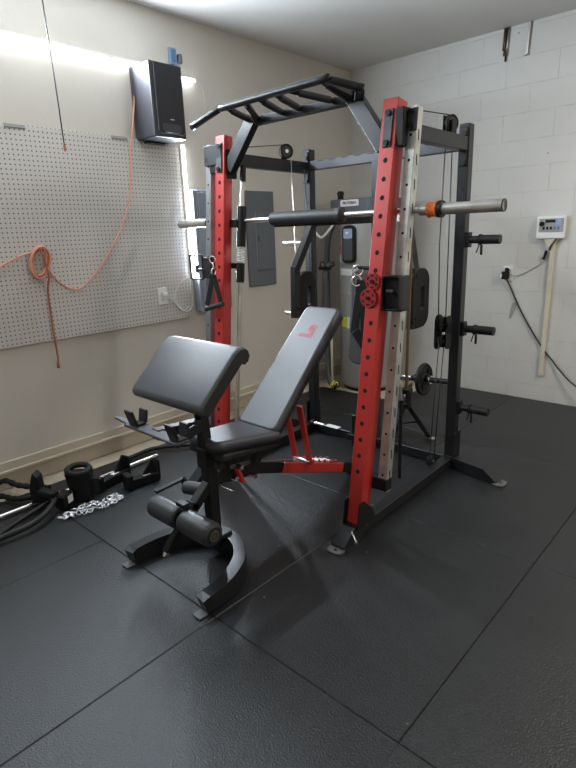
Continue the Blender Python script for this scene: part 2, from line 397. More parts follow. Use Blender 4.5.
# ------------------------------------------------------------------ left wall things
def left_wall():
    b = MB(); y0, y1 = .2, 2.605
    b.box((XL + .017, (y0 + y1) / 2, (.882 + 2.165) / 2), (.012, y1 - y0, 2.165 - .882), PEG, bev=.002)
    t = root('pegboard', (XL, 1.4, .88), 'large white perforated pegboard on the left wall', 'pegboard')
    part('board', b, t)
    for y in (1.45, 2.13):
        b = MB(); b.box((XL + .026, y, 2.155), (.008, .12, .022), TAPE); part('mounting_clip', b, t, 'small grey clip at the top edge')
    b = MB()
    b.box((XL + .0055, (y0 + y1) / 2, .92), (.011, y1 - y0 - .1, .04), TRIMM); b.box((XL + .0055, (y0 + y1) / 2, 2.1), (.011, y1 - y0 - .1, .04), TRIMM)
    part('batten', b, t)
    # LED strips
    t = root('led_strip_light', (XL, 1.5, 2.61), 'glowing white horizontal LED tube high on the left wall above the pegboard', 'light', 'white LED tubes')
    b = MB(); b.box((XL + .022, 1.25, 2.632), (.03, 2.3, .022), WHITE); part('housing', b, t)
    b = MB(); b.cyl((XL + .03, .1, 2.617), (XL + .03, 2.39, 2.617), .011, LED, n=10); part('tube', b, t)
    t = root('led_strip_light', (XL, 2.74, 2.60), 'short glowing end of an LED tube sticking out right of the loudspeaker', 'light', 'white LED tubes')
    b = MB(); b.box((XL + .015, 2.72, 2.612), (.03, .14, .014), WHITE); part('housing', b, t)
    b = MB(); b.cyl((XL + .035, 2.65, 2.60), (XL + .035, 2.80, 2.60), .010, LED, n=10); part('tube', b, t)
    t = root('led_strip_light', (XL, 2.62, 1.2), 'glowing white upright LED tube along the pegboard right edge', 'light', 'white LED tubes')
    b = MB(); b.box((XL + .014, 2.645, 1.665), (.026, .024, .99), WHITE); part('housing', b, t)
    b = MB(); b.cyl((XL + .034, 2.645, 1.19), (XL + .034, 2.645, 2.15), .012, LED, n=10); part('tube', b, t)
    # white leads
    b = MB()
    b.tube(smoothpath([(XL + .03, 2.60, 1.20), (XL + .035, 2.50, 1.15), (XL + .03, 2.455, 1.03), (XL + .04, 2.54, .935), (XL + .03, 2.62, .99), (XL + .04, 2.60, 1.12), (XL + .03, 2.63, 1.2)]), .0035, WHITE, n=6)
    b.tube(smoothpath([(XL + .06, 2.345, 1.09), (XL + .04, 2.43, 1.03), (XL + .05, 2.50, .95), (XL + .04, 2.57, .97)]), .0035, WHITE, n=6)
    single('lamp_cord', b, (XL + .03, 2.5, .94), 'thin white looped lead from the upright LED tube to the outlet', 'cord')
    b = MB(); b.tube(smoothpath([(XL + .03, 2.80, 2.60), (XL + .02, 2.87, 2.58), (XL + .012, 2.90, 2.50), (XL + .012, 2.90, 2.42)]), .003, WHITE, n=6)
    single('lamp_cord', b, (XL + .02, 2.85, 2.42), 'short thin white lead drooping on the wall beside the loudspeaker', 'cord')
    # outlet on pegboard
    t = root('wall_outlet', (XL + .03, 2.345, 1.03), 'white double wall outlet set in the pegboard lower right', 'outlet')
    b = MB(); b.box((XL + .027, 2.345, 1.075), (.008, .08, .125), WHITE, bev=.003, seg=2)
    for z in (1.05, 1.10):
        for s in (-.008, .008): b.box((XL + .0316, 2.345 + s, z), (.001, .003, .012), HOLE, bev=0)
    part('cover_plate', b, t)
    b = MB(); b.box((XL + .05, 2.35, 1.09), (.04, .03, .03), WHITE, bev=.006, seg=2); part('plug', b, t)
    # speaker
    sp = root('loudspeaker', (XL, 2.40, 2.15), 'black box loudspeaker mounted high on the left wall', 'speaker')
    b = MB(); b.box((-3.35, 2.40, 2.377), (.23, .262, .455), SPK, bev=.008, seg=2); part('cabinet', b, sp)
    b = MB(); b.prism(rrect(.215, .425, .02), (-3.229, 2.405, 2.385), (0, 1, 0), (0, 0, 1), .016, SPKG, bev=.006); part('grille', b, sp)
    b = MB(); b.prism(rrect(.15, .055, .02), (-3.222, 2.405, 2.207), (0, 1, 0), (0, 0, 1), .008, SPK, bev=.003)
    part('port', b, sp)
    b = MB(); b.prism(rrect(.034, .007, .003), (-3.2195, 2.41, 2.262), (0, 1, 0), (0, 0, 1), .002, CHROME); part('badge', b, sp, 'small silver badge on the grille')
    b = MB(); b.box((XL + .03, 2.40, 2.14), (.05, .16, .012), BLACK); b.box((XL + .01, 2.40, 2.2), (.018, .1, .14), BLACK); part('wall_bracket', b, sp)
    # blue box
    t = root('junction_box', (XL, 2.66, 2.69), 'small blue electrical box on the wall above the loudspeaker', 'electrical box')
    b = MB(); b.box((XL + .012, 2.635, 2.735), (.024, .06, .105), BLUE, bev=.004); b.box((XL + .026, 2.635, 2.735), (.004, .04, .08), LCDK, bev=.001); part('box', b, t)
    b = MB(); b.box((XL + .02, 2.692, 2.725), (.035, .03, .06), PANELG, bev=.006); part('connector', b, t)
    b = MB(); b.cyl((XL + .02, 2.65, 2.685), (XL + .02, 2.65, 2.60), .012, BLUE, n=8); part('conduit_stub', b, t)
    # orange cord
    b = MB(); X = XL + .035
    b.tube(smoothpath([(X, 2.285, 2.60), (X, 2.285, 2.50), (X, 2.24, 2.25), (X, 2.20, 2.085), (X, 2.146, 1.759), (X, 2.03, 1.529), (X, 1.878, 1.336), (X, 1.74, 1.215), (X, 1.655, 1.195), (X, 1.56, 1.26), (X, 1.505, 1.355)]), .0052, ORCORD, n=8)
    b.tube(smoothpath([(X, 1.43, 1.44), (X, 1.36, 1.425), (X, 1.237, 1.372), (X, 1.05, 1.29), (X, .85, 1.27), (X, .6, 1.33)]), .0052, ORCORD, n=8)
    for k in range(8):
        rx = .052 + .008 * math.sin(k * 2.1); rz = .088 + .009 * math.cos(k * 1.7); ph = k
        b.tube([(X + .004 * k + .004 * math.sin(3 * a + ph), 1.462 + rx * math.cos(a) + .02 * math.sin(a) + .004 * math.sin(k), 1.382 + rz * math.sin(a) + .004 * math.cos(2 * a + k)) for a in [2 * PI * i / 28 for i in range(28)]], .0052, ORCORD if k % 3 else ORCORDD, n=7, closed=True)
    b.tube(smoothpath([(X + .045, 1.46, 1.47), (X + .05, 1.475, 1.39), (X + .045, 1.49, 1.29), (X + .01, 1.485, 1.2), (X, 1.487, 1.05), (X + .005, 1.483, .92), (X, 1.488, .78), (X, 1.483, .715)]), .006, ORCORDD, n=8)
    b.tube([(X, 1.483, .74), (X, 1.481, .70)], .010, ORCORDD, n=8)
    single('extension_cord', b, (X, 1.46, .7), 'orange extension cord draped and coiled on the white pegboard', 'cord')
    # breaker panels
    t = root('breaker_panel', (XL, 3.44, 1.05), 'grey metal breaker panel with a closed door on the wall behind the rack', 'breaker panel', 'grey electrical panels')
    b = MB(); b.box((XL + .012, 3.435, 1.455), (.024, .335, .80), PANELG, bev=.005); part('cabinet', b, t)
    b = MB(); b.box((XL + .029, 3.465, 1.44), (.010, .195, .50), PANELG, bev=.004); part('door', b, t)
    b = MB(); b.box((XL + .037, 3.385, 1.46), (.008, .022, .045), PANEDGE); part('latch', b, t)
    b = MB(); b.box((XL + .026, 3.365, 1.44), (.004, .004, .5), TAPE, bev=0); part('hinge', b, t)
    t = root('breaker_panel', (XL, 2.80, .93), 'pale grey metal electrical cabinet on the wall beside the upright LED tube', 'breaker panel', 'grey electrical panels')
    b = MB(); b.box((XL + .04, 2.83, 1.38), (.08, .33, .92), PANELL, bev=.005); part('cabinet', b, t)
    b = MB(); b.box((XL + .084, 2.755, 1.39), (.008, .13, .86), PANELL, bev=.003); part('door', b, t)
    b = MB(); b.box((XL + .086, 2.91, 1.76), (.008, .13, .16), WHITE, bev=.003); b.box((XL + .086, 2.91, 1.55), (.008, .13, .20), PANELG, bev=.003); b.box((XL + .092, 2.90, 1.34), (.012, .06, .05), WHITE, bev=.003); part('meter_cover', b, t)
    b = MB(); b.cyl((XL + .09, 2.85, 1.28), (XL + .09, 2.85, 1.56), .004, WHITE, n=6); part('hinge', b, t)
    # black pull cord from ceiling
    b = MB(); b.tube([(-2.9, 1.452, 2.998), (-2.9, 1.452, 2.6), (-2.9, 1.460, 2.2), (-2.9, 1.462, 1.98)], .0035, CABLE, n=6)
    b.cyl((-2.9, 1.462, 1.985), (-2.9, 1.462, 1.955), .007, ORCORDD, n=8); single('pull_cord', b, (-2.9, 1.46, 3.0), 'thin black pull cord hanging down from the ceiling before the pegboard', 'cord')
left_wall()

# ------------------------------------------------------------------ block wall things
def back_wall():
    Y = YB
    t = root('wall_timer', (-1.45, Y, 1.38), 'small white timer box with blue display and keys on the block wall', 'timer')
    b = MB(); b.box((-1.462, Y - .025, 1.468), (.215, .05, .175), WHITE, bev=.008, seg=2); part('case', b, t)
    b = MB(); b.box((-1.455, Y - .052, 1.485), (.185, .005, .105), TAPE, bev=.002); part('face_panel', b, t)
    b = MB(); b.box((-1.46, Y - .056, 1.517), (.08, .004, .022), SCREEN, bev=.001); b.box((-1.40, Y - .056, 1.507), (.05, .004, .05), LCD, bev=.001); part('display', b, t)
    b = MB(); b.cyl((-1.525, Y - .05, 1.497), (-1.525, Y - .068, 1.497), .019, HOLE, n=16); part('dial', b, t)
    b = MB()
    for i in range(5): b.box((-1.51 + .028 * i, Y - .056, 1.463), (.016, .005, .022), LCDK if i > 2 else SCREEN, bev=.001)
    part('keypad', b, t)
    t = root('conduit', (-1.44, Y, .23), 'cream vertical conduit below the white timer box on the block wall', 'conduit')
    b = MB(); b.box((-1.438, Y - .014, .80), (.036, .028, 1.14), CREAM, bev=.005, seg=2); part('channel', b, t)
    b = MB(); b.prism([(-.055, .035), (.055, .035), (.018, -.035), (-.018, -.035)], (-1.455, Y - .018, 1.345), (1, 0, 0), (0, 0, 1), .036, CREAM, bev=.003); part('elbow_cover', b, t)
    b = MB(); b.tube(smoothpath([(-1.41, Y - .03, 1.39), (-1.42, Y - .045, 1.36), (-1.445, Y - .045, 1.32), (-1.455, Y - .03, 1.29)]), .007, CABLE, n=6); part('lead', b, t)
    t = root('wall_outlet', (-1.79, Y, 1.03), 'wall outlet with black plug on the white block wall', 'outlet')
    b = MB(); b.box((-1.785, Y - .005, 1.095), (.085, .010, .13), LABEL, bev=.003, seg=2); part('cover_plate', b, t)
    b = MB(); b.box((-1.80, Y - .03, 1.08), (.06, .05, .065), HOLE, bev=.008); b.cyl((-1.785, Y - .02, 1.12), (-1.785, Y - .05, 1.13), .018, HOLE, n=10); part('plug', b, t)
    b = MB(); b.box((-1.825, Y - .04, 1.078), (.025, .03, .035), LABEL, bev=.003); part('adapter', b, t)
    b = MB(); b.tube(smoothpath([(-1.786, Y - .03, 1.05), (-1.74, Y - .015, .95), (-1.655, Y - .012, .787), (-1.55, Y - .012, .62), (-1.445, Y - .012, .475), (-1.36, Y - .015, .38), (-1.285, Y - .03, .303), (-1.15, Y - .06, .20), (-.9, Y - .1, .10), (-.6, Y - .15, .03), (-.3, Y - .3, .006)]), .0065, CABLE, n=7)
    single('wall_cable', b, (-1.4, Y, .0), 'black power cord running down the block wall from the outlet', 'cord')
    b = MB(); b.tube(smoothpath([(-1.44, Y - .03, 1.32), (-1.475, Y - .03, 1.27), (-1.50, Y - .012, 1.20), (-1.58, Y - .01, 1.14), (-1.70, Y - .012, 1.08), (-1.77, Y - .02, 1.09)]), .003, TAPE, n=6)
    b.cyl((-1.478, Y - .03, 1.285), (-1.50, Y - .02, 1.215), .011, HOLE, n=8)
    single('timer_cord', b, (-1.6, Y, 1.1), 'thin grey lead with black plug drooping from the timer box', 'cord')
    b = MB()
    b.prism([(0, 0), (.045, .02), (.03, -.05), (.0, -.13), (-.02, -.14), (-.015, -.07)], (-1.73, Y - .004, .84), (1, 0, 0), (0, 0, 1), .004, TAPE)
    single('masking_tape', b, (-1.73, Y, .7), 'torn strip of grey tape stuck to the block wall by the black cord', 'tape')
    b = MB()
    for x, z, r, m in ((-1.945, 2.80, .006, COPPER), (-1.93, 2.76, .007, CABLE), (-1.922, 2.80, .007, STEEL), (-1.955, 2.84, .005, COPPER)):
        b.tube([(x - .004, Y - .012, z), (x + .002, Y - .012, 2.999)], r, m, n=6)
    single('cut_wires', b, (-1.93, Y, 2.8), 'bundle of cut brown and black wires hanging at the top of the block wall', 'wires')
    b = MB(); b.beam((-1.768, Y - .012, 2.775), (-1.758, Y - .012, 2.999), .022, .014, STEEL); b.box((-1.772, Y - .01, 2.775), (.04, .012, .01), STEEL)
    single('metal_strap', b, (-1.76, Y, 2.8), 'grey metal strap hanging at the top of the block wall', 'strap')
back_wall()

# ------------------------------------------------------------------ water heater
def heater():
    cx, cy, R = -2.955, 4.36, .27
    t = root('water_heater', (cx, cy, FZ), 'tall grey water heater with oval control panel standing in the corner', 'water heater')
    b = MB(); prof = [(0, .02), (R - .02, .02), (R, .05), (R, 1.60), (R - .01, 1.66), (R - .04, 1.68), (0, 1.68)]
    tb = bmesh.new(); n = 40; rings = []
    for r, z in prof:
        rings.append([tb.verts.new((cx + max(r, .001) * math.cos(2 * PI * k / n), cy + max(r, .001) * math.sin(2 * PI * k / n), z)) for k in range(n)])
    for A, B in zip(rings, rings[1:]):
        for k in range(n): f = tb.faces.new((A[k], A[(k + 1) % n], B[(k + 1) % n], B[k])); f.smooth = True
    b.add(tb, TANK); part('tank', b, t)
    b = MB(); b.cyl((cx, cy, FZ), (cx, cy, .03), R - .03, BLACK, n=30); part('base_ring', b, t)
    b = MB(); b.cyl((cx, cy, .93), (cx, cy, .95), R + .003, SILV, n=40); b.cyl((cx, cy, 1.19), (cx, cy, 1.195), R + .003, SILV, n=40); part('jacket_seam', b, t)
    # direction to face the camera side
    d = V((0, -1, 0)); s_ = V((-d.y, d.x, 0)) ; u = V((0, 0, 1))
    b = MB()
    sh = [(-.33, .0), (.33, .0), (.33, .13), (.30, .15), (-.30, .15), (-.33, .13)]
    b.prism(rrect(.545, .56, .10, 6), (cx - .01, cy, 1.69), s_, -d, .17, TANKD, bev=.012); part('shroud', b, t)
    for xx in (-.19, .21):
        b = MB(); b.cyl((cx + xx, cy - .18, 1.78), (cx + xx, cy - .18, 1.83), .028, BLACK, n=14); b.cyl((cx + xx, cy - .18, 1.82), (cx + xx, cy - .18, 1.85), .036, RUB, r2=.026, n=14); part('pipe_stub', b, t, 'black capped stub on top')
    f = V((cx, cy, 0)) + d * .284
    b = MB(); b.prism(rrect(.20, .056, .012), f + V((0, 0, 1.738)) + s_ * -.015, s_, u, .004, LABEL, bev=.001); lb = part('name_badge', b, t)
    text('PROTERRA', .030, HOLE, f + V((0, 0, 1.738)) + s_ * -.015 + d * .0025, s_, u, lb, bold=.0008)
    f = V((cx, cy, 0)) + d * (R + .008)
    b = MB(); b.prism(rrect(.135, .335, .045, 7), f + V((0, 0, 1.38)) + s_ * -.02, s_, u, .05, BLACK, bev=.008); pn = part('control_panel', b, t)
    b = MB(); b.prism(rrect(.10, .19, .02, 4), f + d * .026 + V((0, 0, 1.335)) + s_ * -.02, s_, u, .006, GREYPIPE, bev=.002); part('panel_face', b, pn)
    b = MB(); b.prism(rrect(.095, .085, .008, 4), f + d * .027 + V((0, 0, 1.475)) + s_ * -.02, s_, u, .006, LCD, bev=.002); b.box(f + d * .031 + V((0, 0, 1.48)) + s_ * -.02, (.03, .03, .02), LABEL); part('display', b, pn)
    def sticker(ang, z, w, h, m, name, lab=None):
        a0 = math.atan2(d.y, d.x) + math.radians(ang); q = MB(); tb = bmesh.new(); k = 6; pr = None
        for i in range(k + 1):
            a = a0 + (i / k - .5) * w / R
            c = [tb.verts.new((cx + (R + .004) * math.cos(a), cy + (R + .004) * math.sin(a), zz)) for zz in (z - h / 2, z + h / 2)]
            if pr: tb.faces.new((pr[0], c[0], c[1], pr[1]))
            pr = c
        q.add(tb, m); return part(name, q, t, lab)
    sticker(6, 1.13, .42, .06, LABEL, 'label_strip', 'white printed strip'); sticker(9, 1.115, .07, .05, LABELR, 'red_mark')
    sticker(-38, 1.33, .035, .07, LABELR, 'warning_sticker', 'small red warning sticker'); sticker(-38, 1.25, .035, .07, LABEL, 'warning_sticker', 'small white warning sticker')
    sticker(-22, .66, .085, .10, YEL, 'energy_sticker', 'yellow sticker low on the tank'); sticker(-6, .66, .06, .11, LABEL, 'energy_sticker', 'white sticker low on the tank')
    # side pipes
    b = MB(); b.tube(smoothpath([(-3.24, 4.24, 1.62), (-3.275, 4.16, 1.45), (-3.285, 4.14, 1.15), (-3.275, 4.14, .6), (-3.26, 4.12, .2), (-3.20, 4.08, .06)]), .026, GREYPIPE, n=10)
    part('insulated_pipe', b, t)
    b = MB(); b.tube(smoothpath([(-3.20, 4.12, 1.2), (-3.20, 4.02, 1.16), (-3.20, 4.00, .9), (-3.19, 4.0, .5), (-3.17, 4.0, .15), (-3.12, 3.98, .05)]), .028, GREYPIPE, n=10)
    part('insulated_pipe', b, t)
    b = MB(); b.tube([(-3.13, 4.0, .02), (-3.13, 4.0, .75)], .012, CREAM, n=8); part('drain_pipe', b, t)
    b = MB(); b.box((-3.20, 4.0, 1.17), (.12, .05, .03), BLACK); b.torus((-3.20, 3.97, 1.20), (0, 1, 0), .03, .007, BLACK, n=14, k=6); part('pipe_clamp', b, t)
    b = MB(); b.cyl((-3.10, 3.97, .05), (-3.04, 3.93, .09), .03, YEL, n=12); b.cyl((-3.06, 3.95, .03), (-3.0, 3.9, .10), .012, BLACK, n=8); b.torus((-2.99, 3.89, .10), (.8, -.5, .3), .03, .006, BLACK, n=12, k=6); part('drain_valve', b, t)
    b = MB(); b.tube(smoothpath([(-3.10, 4.12, 1.66), (-3.14, 4.02, 1.53), (-3.22, 3.99, 1.45), (-3.29, 3.99, 1.49), (-3.33, 4.02, 1.54)]), .012, WHITE, n=8); part('relief_tube', b, t)
heater()

# ------------------------------------------------------------------ power rack (own frame: turned 1.2 degrees about the room's zero point)
TH = math.radians(1.2)
def W(p):
    p = V(p); return V((p.x * math.cos(TH) - p.y * math.sin(TH), p.x * math.sin(TH) + p.y * math.cos(TH), p.z))
XR_, XL_ = -1.37, -2.50
FR = {XR_: (1.974, .153), XL_: (2.083, .0987)}
def fy(x, z): a, s = FR[x]; return a + s * z
def R_root(name, org, label, cat, group=None): return root(name, org, label, cat, group, TH, W(org))
def rack():
    t = R_root('power_rack', (-1.935, 2.55, 0), 'tall red and black smith machine power rack with angled pull-up bar', 'power rack')
    for x in (XR_, XL_):
        out = 1 if x == XR_ else -1
        z0, z1 = .06, 2.055
        # red leaning upright
        b = MB(); dd = .084 if x == XR_ else .066
        b.beam((x, fy(x, z0) + dd / 2, z0), (x, fy(x, z1) + dd / 2, z1), .078, dd, RED, up=(0, 1, 0), bev=.003)
        s = FR[x][1]; nd = V((0, -1, s)).normalized()
        k = 0; z = 1.80
        while z > .3:
            b.cyl(V((x, fy(x, z), z)) - nd * .012, V((x, fy(x, z), z)) + nd * .0008, .0115, HOLE, n=12); z -= .0805
        part('front_upright', b, t, 'red leaning square upright with round holes')
        # galvanised perforated guide column
        gx = -1.28 if x == XR_ else -2.612
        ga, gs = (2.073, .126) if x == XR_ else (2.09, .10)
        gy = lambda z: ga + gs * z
        b = MB(); b.beam((gx, gy(.235) + .025, .235), (gx, gy(2.02) + .025, 2.02), .050, .050, SILV if x == XR_ else SILV_SHADE, up=(0, 1, 0), bev=.003)
        nd2 = V((0, -1, gs)).normalized(); z = 1.90
        while z > .25:
            b.cyl(V((gx, gy(z), z)) - nd2 * .006, V((gx, gy(z), z)) + nd2 * .0008, .0065, HOLE, n=10)
            b.box((gx + out * .0252, gy(z) + .025, z), (.001, .008, .045), HOLE, bev=0)
            z -= .105
        part('guide_column', b, t, 'pale galvanised perforated column')
        # plates joining red and silver at the top
        b = MB()
        zc = 1.935
        b.beam((x, fy(x, zc - .08) - .004, zc - .08), (x, fy(x, zc + .08) - .004, zc + .08), .046, .008, DARKG, up=(0, 1, 0), bev=.002)
        b.beam((gx, gy(zc - .02) - .004, zc - .02), (gx, gy(zc + .075) - .004, zc + .075), .058, .008, DARKG, up=(0, 1, 0), bev=.002)
        b.box(((x + gx) / 2 + .02 * out * .5, fy(x, zc) + .035, zc), (abs(gx - x) - .05, .07, .16), BLACK)
        if x == XL_: b.box(((x + gx) / 2, fy(x, zc) - .004, zc + .02), (.15, .008, .11), DARKG)
        part('joint_plate', b, t)
        b = MB()
        for px, pz, yy in ((x, zc - .062, fy(x, zc - .062)), (x, zc + .062, fy(x, zc + .062)), (gx, zc, gy(zc)), (gx, zc + .06, gy(zc + .06))):
            b.cyl((px, yy - .008, pz), (px, yy - .018, pz), .013, BLACK, n=6)
        part('bolt', b, t)
        b = MB(); b.box(((x + gx) / 2 + .01 * out, gy(.28) + .02, .275), (abs(gx - x) + .035, .055, .065), BLACK); part('lower_joint_block', b, t)
        # rear post
        b = MB(); b.beam((x, 3.10, .06), (x, 3.10, 2.045), .062, .062, BLACK_S, up=(0, 1, 0), bev=.004)
        for z in [.5 + .2 * i for i in range(7)]: b.disc((x + .01, 3.0685, z), (0, -1, 0), .006, HOLE, n=8)
        part('rear_post', b, t)
        b = MB()
        for z in (1.99, 1.84):
            b.cyl((x + .008, 3.07, z), (x + .008, 3.05, z), .014, BLACK, n=6)
        b.box((x, 3.062, 1.925), (.05, .008, .20), BLACK_S)
        part('post_bracket', b, t)
        # side top beam, base rail
        b = MB(); b.beam((x + (.04 if x == XL_ else 0), fy(x, 1.93) + .055, 1.925 if x == XL_ else 1.94), (x, 3.075, 1.925 if x == XL_ else 1.94), .05, .072, BLACK_S); part('top_side_beam', b, t)
        b = MB(); b.beam((x, 1.95, .040), (x, 3.13, .040), .062, .062, BLACK_S); part('base_rail', b, t)
        # front foot: short tube angled down with a pale plate
        b = MB(); b.rect_sweep([(x, 2.03, .045), (x, 1.955, .045), (x, 1.86, .006)], .075, .07, BLACK_S, hs=[.075, .08, .030])
        b.prism([(-.02, 0), (.14, 0), (.12, .06), (.04, .135), (.0, .135)], (x + out * .043, 1.98, .07), (0, 1, 0), (0, 0, 1), .006, BLACK)
        b.prism([(-.02, 0), (.14, 0), (.12, .06), (.04, .135), (.0, .135)], (x - out * .043, 1.98, .07), (0, 1, 0), (0, 0, 1), .006, BLACK)
        f = part('front_foot', b, t)
        b = MB(); b.prism(rrect(.085, .07, .03, 5), (x, 1.842, .005), (1, 0, 0), (0, 1, 0), .008, PLATE_M); b.disc((x, 1.835, .0095), (0, 0, 1), .008, HOLE); part('foot_plate', b, f, 'pale rounded foot plate')
        # rear outrigger foot
        b = MB(); b.rect_sweep([(x - out * .02, 3.09, .04), (x + out * .26, 3.035, .04), (x + out * .345, 3.02, .004)], .075, .07, BLACK_S, hs=[.07, .07, .025])
        f = part('rear_foot', b, t)
        b = MB(); b.prism(rrect(.075, .095, .035, 5), (x + out * .355, 3.015, .005), (1, 0, 0), (0, 1, 0), .008, PLATE_M); b.disc((x + out * .362, 3.015, .0095), (0, 0, 1), .008, HOLE); part('foot_plate', b, f, 'pale rounded foot plate')
        b = MB(); b.box((x + out * .036, 3.10, .15), (.008, .10, .17), BLACK); b.box((x, 3.135, .15), (.06, .008, .17), BLACK); part('base_gusset', b, t)
        # plate pegs
        for z in (1.425, .905, .405):
            b = MB()
            if x == XR_:
                b.box((x + .04, 3.10, z), (.03, .05, .085), BLACK); b.cyl((x + .03, 3.10, z), (x + .225, 3.10, z), .022, RUBG, n=18)
                b.cyl((x + .11, 3.10, z), (x + .228, 3.10, z), .026, RUBG, n=18); b.cyl((x + .118, 3.10, z), (x + .124, 3.10, z), .0275, CHROME, n=18)
                part('plate_peg', b, t, 'stub peg in a black rubber sleeve')
            else:
                b.cyl((x - .03, 3.10, z), (x - .05, 3.10, z), .03, BLACK, n=14); b.cyl((x - .05, 3.10, z), (x - .255, 3.10, z), .021, CHROME, n=16)
                part('plate_peg', b, t, 'bare chrome stub peg')
        # guide rod and bar carriage, inboard of the upright
        rx = -2.40 if x == XL_ else -1.452
        ry = (lambda z: 2.14 + .118 * z) if x == XL_ else (lambda z: 2.15 + .135 * z)
        b = MB(); b.cyl((rx, ry(.11), .11), (rx, ry(1.89), 1.89), .0125, ZINC, n=14)
        part('guide_rod', b, t, 'chrome guide rod')
        b = MB(); b.cyl((rx, ry(1.80), 1.80), (rx, ry(1.89), 1.89), .018, BLACK, n=14); b.cyl((rx, ry(.07), .07), (rx, ry(.13), .13), .022, BLACK, n=14); part('rubber_stop', b, t)
        b = MB(); b.cyl((rx, ry(1.43), 1.43), (rx, ry(1.66), 1.66), .027, BLACK, n=16); b.cyl((rx, ry(1.22), 1.22), (rx, ry(1.335), 1.335), .025, BLACK, n=16)
        b.box((rx + (-.045 if x == XL_ else .0), ry(1.57) - .015, 1.565), (.08, .05, .045), BLACK); b.box((rx + (-.05 if x == XL_ else .0), ry(1.32), 1.32), (.08, .03, .035), BLACK)
        c = part('bar_carriage', b, t)
        b = MB(); b.cyl((rx, ry(1.33), 1.33), (rx, ry(1.43), 1.43), .013, ZINC, n=12)
        hel = [(rx + .021 * math.cos(a), ry(1.335 + .095 * a / (12 * PI)) + .021 * math.sin(a), 1.335 + .095 * a / (12 * PI)) for a in [i * PI / 5 for i in range(61)]]
        b.tube(hel, .0035, LABEL, n=5); part('spring', b, c, 'pale coil spring')
        # press arm with slotted grip plate
        io = -out
        ax = x + io * .125; tx = x + io * .23
        b = MB()
        b.beam((-1.945, 3.06, 1.565), (tx, 2.86, 1.56), .045, .045, BLACK_S)
        b.beam((tx, 2.86, 1.585), (ax, 2.775, 1.265), .045, .055, BLACK_S, up=(0, 1, 0))
        b.beam((ax, 2.775, 1.285), (ax, 2.765, .94), .045, .055, BLACK_S, up=(0, 1, 0))
        b.cyl((tx, 2.86, 1.55), (tx, 2.86, 1.625), .034, BLACK, n=16)
        a_ = part('press_arm', b, t)
        for z in (1.24, 1.0):
            b = MB(); b.cyl((ax + .022, 2.77, z), (ax + .030, 2.77, z), .011, BLACK, n=6); part('bolt', b, a_)
        b = MB(); o = rrect(.175 if x == XL_ else .20, .34, .075, 6, .015, 0); h = rrect(.035, .13, .015, 6, .03, .0)
        b.prism(o, (ax + .005, 2.86 if x == XL_ else 2.81, 1.075 if x == XL_ else 1.11), (0, 1, 0), (0, 0, 1), .04, RUB, bev=.008, holes=h, smooth=False); part('grip_plate', b, a_, 'rounded black plate with an upright slot')
    # cross beams at the back
    b = MB(); b.beam((XL_, 3.10, 1.94), (XR_, 3.10, 1.94), .05, .06, DARKG)
    for i in range(9): b.box((XL_ + .12 + i * .1, 3.0745, 1.962), (.05, .002, .004), HOLE, bev=0)
    part('top_cross_beam', b, t)
    b = MB(); b.beam((-1.945, 3.10, .06), (-1.945, 3.10, 1.92), .055, .055, DARKG, up=(0, 1, 0)); part('centre_post', b, t)
    b = MB(); b.beam((XL_, 3.10, .036), (XR_, 3.10, .036), .07, .062, BLACK_S); part('bottom_cross_beam', b, t)
    b = MB(); b.box((-2.05, 3.03, .12), (.06, .06, .22), BLACK_S); b.box((-2.05, 3.03, .06), (.12, .09, .05), BLACK); part('low_pulley_post', b, t)
    b = MB(); b.box((-2.30, 3.07, .072), (.12, .05, .004), LABEL, bev=.001); part('beam_highlight', b, t, 'painted bright highlight strip on the rear beam')  # thin white strip painting the highlight on top of the beam
    b = MB(); b.cyl((-2.46, 3.03, .08), (-2.36, 3.03, .08), .016, CHROME, n=12); b.cyl((-2.47, 3.03, .08), (-2.45, 3.03, .08), .026, BLACK, n=12); part('roller_pin', b, t)
    # pull up bar
    A = {'L': (-2.277, 2.33, 2.10), 'R': (-1.583, 2.33, 2.10)}
    b = MB()
    b.beam((-2.46, fy(XL_, 1.86) + .045, 1.87), (-2.262, 2.325, 2.115), .075, .05, BLACK_S, up=(0, 1, 0))
    b.box((-2.47, fy(XL_, 1.88) + .055, 1.90), (.03, .08, .16), BLACK); part('pull_up_support_arm', b, t)
    b = MB()
    b.beam((-1.405, fy(XR_, 1.88) + .045, 1.86), (-1.598, 2.325, 2.115), .075, .05, BLACK_S, up=(0, 1, 0))
    b.box((-1.40, fy(XR_, 1.88) + .055, 1.90), (.03, .08, .16), BLACK)
    part('pull_up_support_arm', b, t)
    b = MB(); b.beam((-2.285, 2.33, 2.10), (-1.575, 2.33, 2.10), .045, .045, BLACK); part('pull_up_rear_beam', b, t)
    b = MB()
    P = [(-2.49, 2.075, 2.075), (-2.30, 2.105, 2.138), (-2.25, 2.108, 2.142), (-1.64, 2.108, 2.150), (-1.59, 2.12, 2.147), (-1.47, 2.20, 2.105)]
    b.tube(smoothpath(P, 5), .0185, BLACK_S, n=14); part('pull_up_front_bar', b, t)
    b = MB()
    b.beam((-1.61, 2.115, 2.148), (-1.59, 2.33, 2.11), .03, .03, BLACK); b.cyl((-1.46, 2.205, 2.10), (-1.475, 2.197, 2.106), .020, BLACK, n=12); b.beam((-1.475, 2.20, 2.095), (-1.56, 2.32, 2.085), .045, .012, BLACK_S)
    part('pull_up_end_plate', b, t)
    fx = lambda f: -2.285 + f * .70
